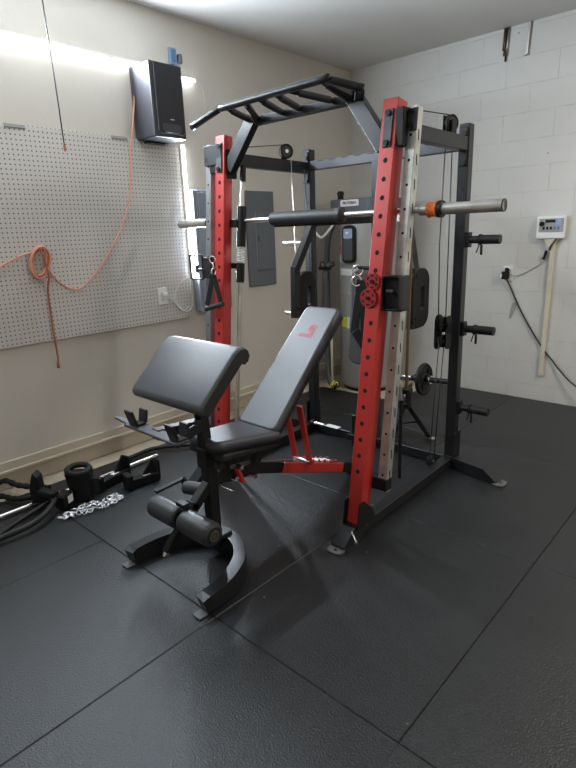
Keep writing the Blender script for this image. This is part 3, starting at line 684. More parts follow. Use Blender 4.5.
    for f0, f1 in ((.03, .02), (.25, .08), (.38, .36), (.54, .53), (.66, .85), (.95, .95)):
        p0, p1 = V((fx(f0), 2.112, 2.145)), V((fx(f1), 2.325, 2.103)); b = MB()
        b.cyl(p0, p1, .0125, BLACK, n=12); d = (p1 - p0)
        b.cyl(p0 + d * .22, p0 + d * .86, .017, FOAM, n=12); part('pull_up_grip', b, t)
    # red drilled discs
    for k, (dx, z, r) in enumerate(((-.005, 1.268, .038), (-.020, 1.192, .044))):
        b = MB(); y = fy(XR_, z); b.cyl((XR_ + dx, y, z), (XR_ + dx, y - .014, z), r, REDD, n=26)
        b.cyl((XR_ + dx, y - .012, z), (XR_ + dx, y - .022, z), .010, HOLE, n=6)
        for i in range(6):
            a = i * PI / 3 + .5; b.box((XR_ + dx + .7 * r * math.cos(a), y - .0143, z + .7 * r * math.sin(a)), (.017, .0012, .008), HOLE, Matrix.Rotation(-(a + PI / 2), 3, 'Y'), bev=0)
        part('selector_disc', b, t, 'dark red slotted disc')
    # square safety catches
    b = MB(); gy = 2.073 + .126 * 1.21
    b.box((-1.290, gy + .012, 1.21), (.092, .075, .165), BLACK_S, bev=.006)
    c = part('safety_catch', b, t, 'black box shaped catch')
    b = MB(); b.prism(rrect(.095, .165, .015, 4), (-1.288, gy - .040, 1.215), (1, 0, 0), (0, 0, 1), .03, BLACK, bev=.002, holes=rrect(.077, .145, .012, 4))
    b.box((-1.288, gy - .035, 1.215), (.08, .004, .15), HOLE, bev=0); b.cyl((-1.288, gy - .03, 1.225), (-1.288, gy - .055, 1.225), .010, DARKG, n=10); b.box((-1.288, gy - .056, 1.225), (.04, .012, .014), DARKG)
    part('catch_frame', b, c)
    gy = 2.09 + .1 * 1.31
    b = MB(); b.box((-2.605, gy + .02, 1.31), (.07, .075, .13), DARKG, bev=.004); c = part('safety_catch', b, t, 'grey box shaped catch')
    b = MB(); b.prism(rrect(.125, .155, .015, 4), (-2.675, gy - .04, 1.315), (1, 0, 0), (0, 0, 1), .012, DARKG, bev=.002, holes=rrect(.108, .137, .012, 4))
    b.cyl((-2.60, gy - .04, 1.30), (-2.665, gy - .04, 1.30), .007, DARKG, n=8); b.box((-2.67, gy - .04, 1.305), (.02, .016, .05), DARKG)
    part('catch_frame', b, c)
    # pulleys and cables
    def pulley(c, r, nrm, name='pulley'):
        c = V(c); nrm = V(nrm).normalized(); b = MB()
        b.cyl(c - nrm * .011, c + nrm * .011, r, RUB, n=22); b.cyl(c - nrm * .013, c + nrm * .013, r * .72, BLACK_S, n=18); b.cyl(c - nrm * .02, c + nrm * .02, r * .25, STEEL, n=10)
        b.torus(c - nrm * .011, nrm, r, .004, RUB, n=22, k=6); b.torus(c + nrm * .011, nrm, r, .004, RUB, n=22, k=6)
        return part(name, b, t)
    pulley((-2.445, 2.80, 2.005), .042, (1, -.5, 0)); pulley((-1.395, 2.95, 2.035), .040, (1, -.4, 0))
    b = MB(); b.box((-2.47, 2.80, 1.985), (.008, .04, .07), BLACK); part('pulley_bracket', b, t)
    b = MB(); b.box((-1.375, 2.95, 2.01), (.008, .05, .09), BLACK); b.box((-1.42, 2.93, 2.02), (.006, .04, .11), BLACK); part('pulley_bracket', b, t)
    pulley((-1.40, 2.965, .945), .044, (1, -.2, 0)); pulley((-1.40, 2.965, .845), .036, (1, -.2, 0)); pulley((-1.41, 2.91, .085), .032, (1, -.2, 0))
    pulley((-2.43, 2.965, .86), .040, (1, -.2, 0))
    b = MB(); b.prism(rrect(.075, .20, .03, 4), (-1.372, 2.99, .895), (0, 1, 0), (0, 0, 1), .008, BLACK); part('pulley_bracket', b, t)
    b = MB(); b.prism(rrect(.085, .21, .035, 4), (-1.43, 2.975, .895), (0, 1, 0), (0, 0, 1), .010, BLACK); part('pulley_bracket', b, t)
    b = MB(); b.cyl((-1.43, 2.965, .945), (-1.36, 2.965, .945), .014, BLACK, n=10); part('pulley_axle', b, t)
    for pts, r, m in (([(-2.45, fy(XL_, 1.96) + .08, 1.99), (-2.445, 2.80, 2.046)], .003, CABLE), ([(-1.34, 2.37, 2.025), (-1.39, 2.94, 2.073)], .003, CABLE),
                      ([(-1.40, 2.91, 2.03), (-1.415, 2.915, 1.4), (-1.405, 2.922, .94)], .0035, CABLE), ([(-1.40, 2.99, 1.9), (-1.40, 3.005, .95)], .0035, CABLE),
                      ([(-1.40, 2.93, .85), (-1.41, 2.88, .09)], .0035, CABLE), ([(-1.40, 3.0, .85), (-1.41, 2.945, .09)], .0035, CABLE),
                      ([(-2.44, 2.84, 1.99), (-2.44, 2.86, 1.4), (-2.43, 2.93, .87)], .0035, STEEL), ([(-2.42, 2.95, 1.9), (-2.42, 2.98, 1.4), (-2.42, 3.0, .87)], .0035, CABLE),
                      ([(-1.44, 2.64, 1.92), (-1.44, 2.635, 1.40)], .004, CABLE)):
        b = MB(); b.tube(pts, r, m, n=6); part('cable', b, t)
    for xx in (-1.44, -1.50):
        b = MB(); b.cyl((xx, 2.635, 1.40), (xx, 2.62, .62), .009, COPPER, n=10); part('cable_rod', b, t, 'brownish upright cable rod')
    b = MB(); b.box((-1.47, 2.62, .61), (.12, .05, .03), BLACK); b.cyl((-1.47, 2.62, .06), (-1.47, 2.62, .60), .011, BLACK, n=10); part('rod_clamp', b, t)
    b = MB(); b.cyl((-1.47, 2.60, .64), (-1.47, 2.60, .56), .024, CHROME, n=14); part('rod_ferrule', b, t, 'bright steel ferrule')
    # locking pin at the front foot
    b = MB(); b.cyl((-1.335, 1.925, .075), (-1.285, 1.89, .055), .005, CHROME, n=8); b.cyl((-1.285, 1.89, .055), (-1.278, 1.885, .053), .010, CHROME, n=10); part('locking_pin', b, t, 'small bright locking pin by the front foot')

    # smith bar
    bt = R_root('smith_bar', (-1.92, 2.335, 1.583), 'chrome smith machine bar held across the rack', 'barbell')
    Y, Z = 2.335, 1.579
    b = MB(); b.cyl((-2.66, Y, Z), (-1.18, Y, Z), .0145, CHROME, n=16); part('shaft', b, bt)
    for s, x0, x1 in ((1, -1.13, -.852), (-1, -2.70, -2.99)):
        b = MB(); b.cyl((x0, Y, Z), (x1, Y, Z), .0255, ZINC, n=20); b.cyl((x1 - s * .006, Y, Z), (x1, Y, Z), .0262, BLACK, n=20); part('sleeve', b, bt, 'chrome plate sleeve')
        b = MB(); b.cyl((x0 - s * .012, Y, Z), (x0 + s * .006, Y, Z), .037, BLACK, n=20); part('collar', b, bt)
    b = MB(); b.cyl((-1.235, Y, Z), (-1.195, Y, Z), .024, STEEL, n=16); part('bearing', b, bt)
    b = MB(); prof = [(-1.195, .030), (-1.19, .036), (-1.175, .031), (-1.16, .031), (-1.148, .037), (-1.142, .030)]
    for (xa, ra), (xb, rb) in zip(prof, prof[1:]): b.cyl((xa, Y, Z), (xb, Y, Z), ra, ORANGE, r2=rb, n=20, cap=True)
    part('bumper_ring', b, bt, 'orange rubber ring on the bar')
    b = MB()
    ring = [(-2.165, .028), (-2.155, .036), (-1.70, .036), (-1.692, .040), (-1.672, .040), (-1.662, .028)]
    for (xa, ra), (xb, rb) in zip(ring, ring[1:]): b.cyl((xa, Y, Z), (xb, Y, Z), ra, FOAM, r2=rb, n=22)
    for (xa, ra) in (ring[0], ring[-1]): b.disc((xa, Y, Z), (1, 0, 0), ra, FOAM, n=20)
    b.box((-1.93, Y + .005, Z - .04), (.44, .012, .010), RUB)
    single('bar_pad', b, (-1.9, Y, Z), 'black foam pad wrapped around the middle of the smith bar', 'bar pad', rz=TH, world=W((-1.9, Y, Z)))

    # cable handles
    def dhandle(x, y, ztop, zbot, lab, w=.055, dz=0, rot=0.):
        b = MB(); h = R_root('cable_handle', (x, y, zbot), lab, 'cable handle', None)
        b.torus((x, y, ztop - .022), (.3, -1, 0), .020, .0045, CHROME, n=16, k=7); b.cyl((x, y, ztop - .045), (x + .003, y, ztop - .075), .006, CHROME, n=8)
        b.torus((x + .003, y, ztop - .092), (1, .3, 0), .022, .0045, CHROME, n=16, k=7); part('carabiner', b, h, 'bright metal carabiner')
        zt = ztop - .11
        b = MB()
        for s in (-1, 1): b.beam((x + s * .004, y - .003, zt), (x + s * w * .9, y - .01, zbot + .015), .036, .007, RUB, up=(0, 1, 0), bev=.001)
        part('strap', b, h)
        b = MB(); b.cyl((x - w * 1.05, y - .01, zbot + .012 - dz), (x + w * 1.05, y - .01, zbot + .012 + dz), .015, FOAM, n=14); part('grip', b, h)
        return h
    dhandle(-2.485, 2.15, 1.385, 1.075, 'black cable handle with bright carabiner hanging on the red upright nearer the pegboard wall', w=.075, dz=.02)
    b = MB()
    # padded sling hanging inboard of the near red upright
    h = R_root('ab_sling', (-1.50, 2.16, .86), 'grey padded sling with black straps and carabiners hung beside the near red upright', 'sling')
    b = MB(); b.prism(rrect(.135, .50, .05, 6), (-1.512, 2.285, 1.075), (1, .25, 0), (.05, 0, 1), .04, TANKD, bev=.012); part('pad', b, h)
    b = MB()
    b.beam((-1.462, 2.19, 1.27), (-1.51, 2.20, 1.00), .045, .008, RUB, up=(0, 1, 0)); b.beam((-1.452, 2.19, 1.27), (-1.44, 2.20, .93), .045, .008, RUB, up=(0, 1, 0)); b.beam((-1.50, 2.195, 1.02), (-1.44, 2.20, .94), .05, .012, RUB, up=(0, 1, 0))
    part('strap', b, h)
    for cx_, cz in ((-1.475, 1.315), (-1.482, 1.265)):
        b = MB(); b.torus((cx_, 2.185, cz), (.4, -1, 0), .024, .005, CHROME, n=16, k=7); part('carabiner', b, h, 'bright metal carabiner')
    b = MB(); b.cyl((-1.40, 2.19, 1.325), (-1.47, 2.185, 1.33), .009, BLACK, n=10); part('hook', b, h)
    # spring collars on the pegs
    for z, w_ in ((1.425, 'topmost'), (.905, 'middle'), (.405, 'lowest')):
        b = MB(); x0 = XR_ + .115
        for k in range(3): b.torus((x0 - .006 + .006 * k, 3.10, z), (1, 0, 0), .0285, .0022, HOLE, n=18, k=5)
        b.beam((x0 - .006, 3.098, z - .028), (x0 - .018, 3.09, z - .075), .010, .006, HOLE); b.beam((x0 + .008, 3.098, z - .028), (x0 + .012, 3.09, z - .085), .013, .010, RUB)
        single('spring_collar', b, (x0, 3.1, z), 'black spring collar clipped on the %s rubber sleeved peg of the rear post' % w_, 'spring collar', 'spring collars on the rack pegs', TH, W((x0, 3.1, z)))
rack()

# ------------------------------------------------------------------ tripod stand with short barbell, behind the rack
def stand():
    c = V((-1.915, 3.30, 0))
    t = root('tripod_stand', c, 'low black tripod stand with pale feet on the mats behind the rack', 'stand')
    b = MB(); 
    for s in (-1, 1): b.box((c.x + s * .030, c.y, .325), (.018, .05, .15), BLACK)
    b.box((c.x, c.y, .26), (.085, .06, .04), BLACK); b.prism([(-.045, .02), (-.03, -.012), (.03, -.012), (.045, .02), (.05, .02), (.045, -.025), (-.045, -.025), (-.05, .02)], (c.x, c.y, .41), (1, 0, 0), (0, 0, 1), .05, STEEL)
    part('head', b, t)
    for dx, dy in ((.155, .10), (-.02, -.15), (-.16, .10)):
        b = MB(); b.beam((c.x + dx * .12, c.y + dy * .12, .26), (c.x + dx, c.y + dy, .012), .042, .032, BLACK); l = part('leg', b, t)
        b = MB(); b.box((c.x + dx * 1.08, c.y + dy * 1.08, .004), (.06, .05, .006), SILV); part('foot', b, l, 'pale metal foot')
    b = MB(); b.beam((c.x + .08, c.y + .05, .13), (c.x - .01, c.y - .075, .13), .012, .012, BLACK); b.beam((c.x - .08, c.y + .05, .13), (c.x - .01, c.y - .075, .13), .012, .012, BLACK); part('brace', b, t)
    t = root('short_barbell', (-1.75, 3.3, .44), 'short barbell with one black weight plate resting on the low tripod stand', 'barbell')
    a, d = V((-2.02, 3.30, .462)), V((.62, 0, .035)); d.normalize()
    b = MB(); b.cyl(a, a + d * .16, .024, STEEL, n=16); b.cyl(a + d * .16, a + d * .50, .019, BLACK, n=16); part('shaft', b, t)
    b = MB(); b.cyl(a + d * .19, a + d * .215, .034, BLACK, n=16); b.cyl(a + d * .292, a + d * .31, .03, CHROME, n=16); b.beam(a + d * .30 + V((0, 0, .02)), a + d * .33 + V((0, -.03, .07)), .01, .01, BLACK); part('collar', b, t)
    t2 = root('weight_plate', a + d * .26, 'round black weight plate with slots on the short barbell behind the rack', 'weight plate')
    b = MB(); p = a + d * .255
    b.cyl(p - d * .008, p + d * .008, .098, BLACK, n=32); b.torus(p, d, .102, .014, BLACK, n=32); b.torus(p + d * .004, d, .035, .012, BLACK, n=24)
    x_, y_, _ = frame(d)
    for k in range(4):
        aa = k * PI / 2 + .6; b.beam(p + d * .009 + (x_ * math.cos(aa) + y_ * math.sin(aa)) * .055, p + d * .009 + (x_ * math.cos(aa + .5) + y_ * math.sin(aa + .5)) * .078, .014, .003, HOLE)
    part('plate_body', b, t2)
stand()

# ------------------------------------------------------------------ bench
def bench():
    X = -1.84
    t = root('weight_bench', (X, 1.8, 0), 'black adjustable weight bench with preacher curl pad, red ladder and curved front foot', 'weight bench')
    # curved foot
    cx, cy = -1.825, 1.13; b = MB(); pts = []; hs = []
    for i in range(25):
        a = PI - i * PI / 24; e = math.sin(a)
        pts.append((cx + .272 * math.cos(a), cy + .35 * (e ** .9 if e > 0 else 0), .050 + .002 * e)); hs.append(.072 + .024 * min(1, e * 1.6))
    pts = [(pts[0][0] + .004, cy - .025, .043)] + pts + [(pts[-1][0] - .004, cy - .025, .043)]; hs = [.066] + hs + [.066]
    b.rect_sweep(pts, .058, .09, BLACK_S, hs=hs); f = part('front_foot', b, t, 'black curved floor foot')
    for s in (-1, 1):
        b = MB(); b.box((cx + s * .270, cy - .040, .006), (.048, .045, .008), PLATE_M, bev=.002); part('foot_plate', b, f, 'pale flat foot plate')
    # post
    b = MB(); b.beam((X, 1.415, .05), (X, 1.415, .50), .055, .055, BLACK, up=(0, 1, 0)); b.box((X, 1.44, .105), (.09, .10, .025), BLACK); part('front_post', b, t)
    b = MB(); b.beam((X, 1.41, .44), (X, 1.39, .86), .048, .048, BLACK, up=(0, 1, 0)); b.box((X, 1.41, .52), (.07, .07, .10), BLACK); pp = part('preacher_post', b, t)
    b = MB(); b.cyl((X + .03, 1.41, .5), (X + .07, 1.41, .5), .008, CHROME, n=8); b.cyl((X + .07, 1.41, .5), (X + .10, 1.41, .5), .02, BLACK, n=12); part('height_knob', b, pp)
    # main beam
    b = MB(); b.rect_sweep([(X, 1.42, .405), (X, 1.70, .365), (X, 1.93, .285), (X, 2.56, .055)], .05, .06, BLACK_S); part('main_beam', b, t)
    b = MB(); b.box((X, 2.575, .04), (.10, .06, .075), BLACK); b.cyl((X - .06, 2.60, .035), (X + .06, 2.60, .035), .033, RUB, n=16); part('rear_foot', b, t)
    # red ladder channel
    b = MB(); A, B = V((X, 1.88, .305)), V((X, 2.40, .118)); d = (B - A).normalized(); up = V((1, 0, 0)).cross(d)
    for s in (-1, 1): b.beam(A + V((s * .034, 0, 0)), B + V((s * .034, 0, 0)), .012, .055, RED, up=(0, 0, 1))
    b.beam(A - up * .025, B - up * .025, .075, .010, RED)
    for k in range(6):
        p = A + d * (.20 + .055 * k) + up * .025
        for s in (-1, 1): b.beam(p + V((s * .034, 0, 0)), p + V((s * .034, 0, 0)) + up * .022 + d * -.012, .010, .014, RED)
    part('ladder_channel', b, t, 'red notched channel')
    b = MB()
    for k in range(4): p = A + d * (.30 + .04 * k) + up * .036; b.beam(p + V((-.03, 0, 0)), p + V((.03, 0, 0)), .008, .012, LABEL)
    part('ladder_label', b, t, 'small white marks on the ladder')
    # red props
    for s, dy in ((-1, 0), (1, 0)):
        b = MB(); b.beam((X + s * .052, 2.00, .62), (X + s * .052, 2.075, .26), .016, .038, RED, up=(1, 0, 0)); part('support_prop', b, t, 'red flat prop behind the back pad')
    b = MB(); b.cyl((X - .06, 2.07, .275), (X + .06, 2.07, .275), .011, CHROME, n=10); part('prop_axle', b, t)
    b = MB()
    b.beam((X + .045, 1.545, .425), (X + .045, 1.575, .345), .020, .030, RED, up=(1, 0, 0))
    part('seat_bracket', b, t, 'small red bracket under the seat')
    b = MB()
    for p in ((X + .06, 1.50, .40), (X + .05, 1.545, .44), (X + .06, 1.62, .37)):
        b.cyl(p, (p[0] + .035, p[1], p[2]), .012, CHROME, n=8)
    b.tube(smoothpath([(X + .035, 1.45, .37), (X + .075, 1.47, .35), (X + .07, 1.50, .325), (X + .03, 1.49, .335)]), .006, CHROME, n=6)
    part('hitch_pin', b, t, 'bright metal pins')
    # seat
    def pad(name, c, w, l, h, ang, m=VINYL, taper=None, bev=.022, par=t):
        b = MB(); tb = bmesh.new(); bmesh.ops.create_cube(tb, size=1); bmesh.ops.scale(tb, vec=(w, l, h), verts=tb.verts)
        if taper:
            for v in tb.verts:
                if v.co.y * taper[1] > 0: v.co.x *= taper[0]
        bmesh.ops.bevel(tb, geom=[e for e in tb.edges if abs((e.verts[0].co - e.verts[1].co).z) > h * .5], offset=.035, segments=4, affect='EDGES', profile=.5)
        es = [e for e in tb.edges if all(v.co.z > h * .49 for v in e.verts) and len(e.link_faces) == 2 and e.calc_face_angle(0) > .8]
        bmesh.ops.bevel(tb, geom=es, offset=bev, segments=4, affect='EDGES', profile=.5)
        for f_ in tb.faces: f_.smooth = True
        M = Matrix.Translation(V(c)) @ Matrix.Rotation(ang, 4, 'X'); bmesh.ops.transform(tb, matrix=M, verts=tb.verts)
        b.add(tb, m); 
        o = part(name, b, par); md = o.modifiers.new('w', 'WEIGHTED_NORMAL'); md.keep_sharp = False
        return o, M
    # seat pad : front high, sloping gently down to the back
    so, M = pad('seat', (X - .0, 1.575, .568), .30, .385, .058, -math.radians(7), taper=(.72, -1))
    b = MB(); b.box((X, 1.58, .522), (.25, .36, .04), VINYLD, Matrix.Rotation(-math.radians(7), 3, 'X'), bev=.012, seg=2); b.beam((X, 1.45, .50), (X, 1.78, .455), .05, .04, BLACK)
    b.beam((X, 1.74, .47), (X, 1.70, .37), .045, .04, BLACK, up=(0, 1, 0)); b.beam((X, 1.52, .50), (X, 1.50, .40), .045, .04, BLACK, up=(0, 1, 0)); part('seat_frame', b, t)
    # back pad: 43 degrees
    ang = math.radians(43.5); c0 = V((X, 1.775, .585)) + V((0, -.725, -.69, )) * .048; dirb = V((0, math.cos(ang), math.sin(ang))); nb = V((0, -math.sin(ang), math.cos(ang)))
    L = .775; cc = c0 + dirb * (L / 2) + nb * .010
    bo, M = pad('back_pad', cc, .275, L, .050, ang, taper=(.86, 1), bev=.018)
    b = MB(); b.box(cc - nb * .035, (.235, L - .03, .024), VINYLD, Matrix.Rotation(ang, 3, 'X'), bev=.008); b.beam(c0 - nb * .065 + dirb * .0, c0 - nb * .065 + dirb * .50, .045, .04, BLACK); part('back_frame', b, t)
    # printed logo near the top
    lc = c0 + dirb * (L - .185) + nb * .0362 
    xd = V((1, 0, 0)); 
    b = MB(); 
    for r0, a0, a1, w_ in ((.025, .6, 5.6, .0045), (.014, 1.6, 6.2, .003)):
        P = [lc + dirb * .028 + xd * .02 + xd * (r0 * math.cos(a0 + (a1 - a0) * i / 16)) + dirb * (r0 * math.sin(a0 + (a1 - a0) * i / 16)) for i in range(17)]
        for p, q in zip(P, P[1:]): b.beam(p, q, .0012, w_ * 1.6, LOGO, up=nb, bev=0) if False else b.beam(p, q, w_ * 1.6, .0012, LOGO, up=nb, bev=0)
    b.beam(lc + dirb * .012 + xd * .018, lc + dirb * .044 + xd * .024, .006, .0012, LOGO, up=nb, bev=0)
    part('printed_emblem', b, bo, 'red round swirl emblem')
    text('MARCY', .028, LOGO, lc - dirb * .018 - xd * .005, xd, dirb, bo, name='printed_word', bold=.0008)
    # preacher pad
    ang = math.radians(43); l = .33; n2 = V((0, -math.sin(ang), math.cos(ang))); d2 = V((0, math.cos(ang), math.sin(ang)))
    c = V((X + .006, 1.332, .937)); w = .50
    b = MB()
    # profile in (d2, n2): flat face that rolls over the top edge
    prof = [(-.155, -.030), (-.165, .0), (-.155, .022), (-.135, .030), (.085, .034), (.12, .034), (.150, .026), (.170, .005), (.175, -.020), (.165, -.045), (.143, -.056), (.12, -.050), (.11, -.030)]
    tb = bmesh.new(); cols = []; xs = [(-w / 2, .80), (-w / 2 + .006, .93), (-w / 2 + .02, 1.0), (w / 2 - .02, 1.0), (w / 2 - .006, .93), (w / 2, .80)]
    for xx, s in xs:
        ring = []
        for a_, n_ in prof:
            a2 = a_ * (.94 + .06 * s) if abs(a_) > .1 else a_
            ring.append(tb.verts.new(c + V((xx, 0, 0)) + d2 * (a2 * (1 - (1 - s) * .12)) + n2 * (-.01 + (n_ + .01) * s)))
        cols.append(ring)
    for A_, B_ in zip(cols, cols[1:]):
        for k in range(len(prof)):
            j = (k + 1) % len(prof); f_ = tb.faces.new((A_[k], A_[j], B_[j], B_[k])); f_.smooth = True
    tb.faces.new(cols[0][::-1]); tb.faces.new(cols[-1]); bmesh.ops.recalc_face_normals(tb, faces=tb.faces)
    # side and underside take the dark vinyl copy, shade put into the colour
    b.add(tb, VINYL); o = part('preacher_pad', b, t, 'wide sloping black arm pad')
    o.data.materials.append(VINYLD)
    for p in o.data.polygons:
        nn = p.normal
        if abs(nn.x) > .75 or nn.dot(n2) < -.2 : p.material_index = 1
    b = MB(); b.box(c - n2 * .045 - d2 * .01, (.42, .26, .012), VINYLD, Matrix.Rotation(ang, 3, 'X')); b.box((X, 1.37, .87), (.08, .10, .06), BLACK); part('pad_board', b, o)
    # bar holder
    b = MB(); yh = 1.13
    for s, xx in ((-1, -1.965), (1, -1.675)):
        b.beam((xx - .0, yh, .735), (xx, yh - .02, .80), .06, .012, BLACK_S, up=(0, 1, 0)); b.box((xx, yh + .02, .732), (.06, .05, .010), BLACK_S)
        b.beam((xx, yh + .045, .735), (xx, yh + .055, .79), .06, .010, BLACK_S, up=(0, 1, 0))
    b.beam((-2.02, yh + .015, .722), (-1.64, yh + .015, .722), .065, .012, DARKG); b.beam((-2.01, yh + .02, .715), (-2.09, yh - .01, .745), .03, .008, BLACK)
    b.beam((-1.84, yh + .02, .71), (X, 1.40, .69), .05, .045, BLACK); b.beam((-1.69, yh + .02, .71), (X + .01, 1.39, .685), .012, .05, BLACK)
    part('bar_holder', b, t)
    # leg developer
    b = MB(); b.beam((X, 1.42, .40), (X, 1.30, .30), .045, .045, BLACK); b.beam((X, 1.31, .33), (X, 1.235, .235), .045, .045, BLACK)
    b.beam((X - .03, 1.25, .345), (X + .03, 1.25, .345), .035, .02, BLACK)
    b.beam((X, 1.25, .27), (X - .035, 1.165, .13), .032, .032, BLACK, up=(0, 1, 0)); b.cyl((X - .035, 1.165, .13), (X - .038, 1.157, .112), .014, CHROME, n=12)
    part('leg_developer_arm', b, t)
    for k, (x0, x1, y, z, r) in enumerate(((-2.055, -1.850, 1.24, .275, .054), (-1.825, -1.615, 1.24, .275, .054))):
        b = MB(); pr = [(0, .6), (.006, .9), (.02, 1), (x1 - x0 - .02, 1), (x1 - x0 - .006, .92), (x1 - x0, .7)]
        for (a_, ra), (b_, rb) in zip(pr, pr[1:]): b.cyl((x0 + a_, y, z), (x0 + b_, y, z), r * ra, ROLL, r2=r * rb, n=26, cap=False)
        b.disc((x0 + .001, y, z), (1, 0, 0), r * .62, VINYLD, n=20); b.disc((x1 - .001, y, z), (1, 0, 0), r * .71, VINYLD, n=20)
        ro = part('foam_roller', b, t)
        if k: q = MB(); q.cyl((x1 - .002, y, z), (x1 + .004, y, z), .026, GOLD, n=20); q.torus((x1 + .004, y, z), (1, 0, 0), .013, .002, HOLE, n=14, k=5); part('end_badge', q, ro, 'dull round end badge')
    b = MB(); b.cyl((-2.01, 1.40, .315), (-1.86, 1.42, .335), .034, ROLL, n=20); part('foam_roller', b, t, 'smaller roller behind the post')
    b = MB(); b.beam((-2.055, 1.25, .335), (-2.045, 1.41, .350), .030, .012, BLACK, up=(0, 0, 1)); b.beam((-2.045, 1.405, .345), (-2.01, 1.405, .325), .012, .05, BLACK); part('roller_bracket', b, t)
bench()

# ------------------------------------------------------------------ loose attachments on the floor by the left wall
def loose():
    b = MB(); b.cyl((-3.045, .45, .016), (-3.08, 1.60, .016), .0135, CHROME, n=16); b.cyl((-3.08, 1.60, .016), (-3.09, 1.93, .016), .0155, CHROME, n=16); b.cyl((-3.078, 1.585, .017), (-3.08, 1.605, .017), .02, BLACK, n=12)
    single('chrome_bar', b, (-3.06, 1.2, 0), 'long straight chrome bar lying on the mat along the left wall', 'bar')
    b = MB(); P = smoothpath([(-3.20, 1.74, .018), (-3.20, 1.84, .024), (-3.19, 1.95, .032), (-3.13, 2.05, .034), (-3.02, 2.18, .034), (-2.92, 2.28, .034), (-2.84, 2.34, .02), (-2.76, 2.37, .018)])
    t = root('lat_bar', (-3.0, 2.15, 0), 'curved black lat pulldown bar on the mat behind the bench post', 'bar')
    b.tube(P, .015, RUBG, n=12); part('bar', b, t)
    b = MB(); b.cyl((-3.20, 1.725, .018), (-3.20, 1.745, .018), .017, CHROME, n=12); part('end_cap', b, t, 'bright end cap')
    # tricep rope
    b = MB()
    for P in ([(-3.42, .95, .05), (-3.40, 1.02, .075), (-3.30, 1.06, .06), (-3.22, 1.12, .05), (-3.13, 1.18, .05)], [(-3.34, .86, .03), (-3.30, .95, .03), (-3.20, .99, .03), (-3.13, 1.05, .035), (-3.10, 1.16, .04)]):
        Q = smoothpath(P, 8); 
        b.tube(Q, .013, RUB, n=8, radii=[.017 + .0025 * math.sin(i * 1.6) for i in range(len(Q))])
    t = root('tricep_rope', (-3.2, 1.05, 0), 'black braided tricep rope on the floor against the wall trim', 'rope')
    part('rope', b, t)
    b = MB(); b.torus((-3.11, 1.12, .045), (0, .3, 1), .03, .006, STEEL, n=14, k=6); part('ring', b, t)
    # curved press down handle with bracket
    t = root('curved_handle_bar', (-2.85, .95, 0), 'black curved cable handle with grey grips on the mat near the chain', 'handle bar')
    b = MB(); b.tube(smoothpath([(-2.80, .45, .025), (-2.79, .62, .03), (-2.785, .78, .035), (-2.78, .92, .045), (-2.83, 1.04, .06), (-2.92, 1.13, .075)]), .017, RUBG, n=12); part('grip', b, t)
    b = MB(); b.tube(smoothpath([(-2.80, .68, .018), (-2.90, .87, .02), (-2.95, .99, .022), (-2.96, 1.12, .05)]), .014, BLACK, n=10); part('grip', b, t)
    b = MB(); b.box((-2.90, 1.165, .050), (.08, .09, .09), BLACK, Matrix.Rotation(.5, 3, 'Z'), bev=.01); part('hub', b, t)
    b = MB(); b.box((-2.857, 1.183, .065), (.004, .045, .045), LABEL, Matrix.Rotation(.5, 3, 'Z')); part('hub_label', b, t, 'pale sticker')
    # bracket leaning by the rope
    t = root('bar_catch', (-3.02, 1.07, 0), 'black angular rack hook lying over the chrome bar beside the tricep rope', 'rack hook')
    b = MB(); b.prism([(0, 0), (.10, 0), (.10, .05), (.06, .06), (.055, .16), (.03, .19), (.0, .10)], (-3.07, 1.06, .03), (.75, .65, 0), (0, 0, 1), .07, BLACK, bev=.004); part('hook_plate', b, t)
    b = MB(); b.box((-2.96, 1.10, .10), (.13, .05, .03), BLACK, Matrix.Rotation(.3, 3, 'Z')); part('hook_arm', b, t)
    # tall cuff shaped bracket
    t = root('j_cup', (-2.905, 1.275, 0), 'tall black cup shaped rack bracket standing on the mat behind the chain', 'rack hook')
    R0 = Matrix.Rotation(math.radians(12), 3, 'Z')
    b = MB(); b.prism([(-.075, .19), (.075, .19), (.055, .0), (-.045, .0)], (-2.905, 1.275, .0), (.72, .69, 0), (0, 0, 1), .075, BLACK, bev=.006); part('cup_body', b, t)
    b = MB(); b.torus((-2.905, 1.275, .200), (.1, 0, 1), .062, .018, RUB, n=22, k=8); part('cup_rim', b, t)
    b = MB(); b.box((-2.85, 1.335, .09), (.02, .05, .10), BLACK, Matrix.Rotation(-.75, 3, 'Z')); part('cup_lug', b, t)
    # two long j cups
    def jcup(o, ang, lab, L=.26):
        t = root('safety_arm', o, lab, 'rack hook'); R_ = Matrix.Rotation(ang, 3, 'Z'); O = V(o)
        b = MB(); b.box(O + R_ @ V((0, 0, .03)), (.06, L, .055), BLACK, R_, bev=.004); part('arm', b, t)
        b = MB(); b.box(O + R_ @ V((0, L / 2, .075)), (.06, .012, .13), BLACK, R_, bev=.004); b.prism([(-.05, 0), (.05, 0), (.03, .10)], O + R_ @ V((0, L / 2 - .06, .055)), R_ @ V((0, 1, 0)), (0, 0, 1), .012, BLACK); part('upright_lip', b, t)
        b = MB(); b.box(O + R_ @ V((0, -L / 2, .05)), (.085, .04, .09), BLACK, R_, bev=.004); part('mount', b, t)
        b = MB(); b.box(O + R_ @ V((0, .02, .059)), (.03, .05, .002), LABEL, R_, bev=0); part('sticker', b, t, 'white sticker')
    jcup((-2.97, 1.515, 0), .25, 'black safety arm with white sticker lying on the mat beside the tall cup bracket', .25)
    jcup((-2.805, 1.635, 0), -.15, 'black safety arm with upright lip on the mat closest to the bench', .20)
    # chain heap
    b = MB(); rnd = random.Random(3)
    P = []
    rows = [((-2.775, 1.08), (-2.73, 1.43)), ((-2.73, 1.42), (-2.80, 1.12)), ((-2.75, 1.10), (-2.70, 1.38)), ((-2.80, 1.20), (-2.78, 1.44))]
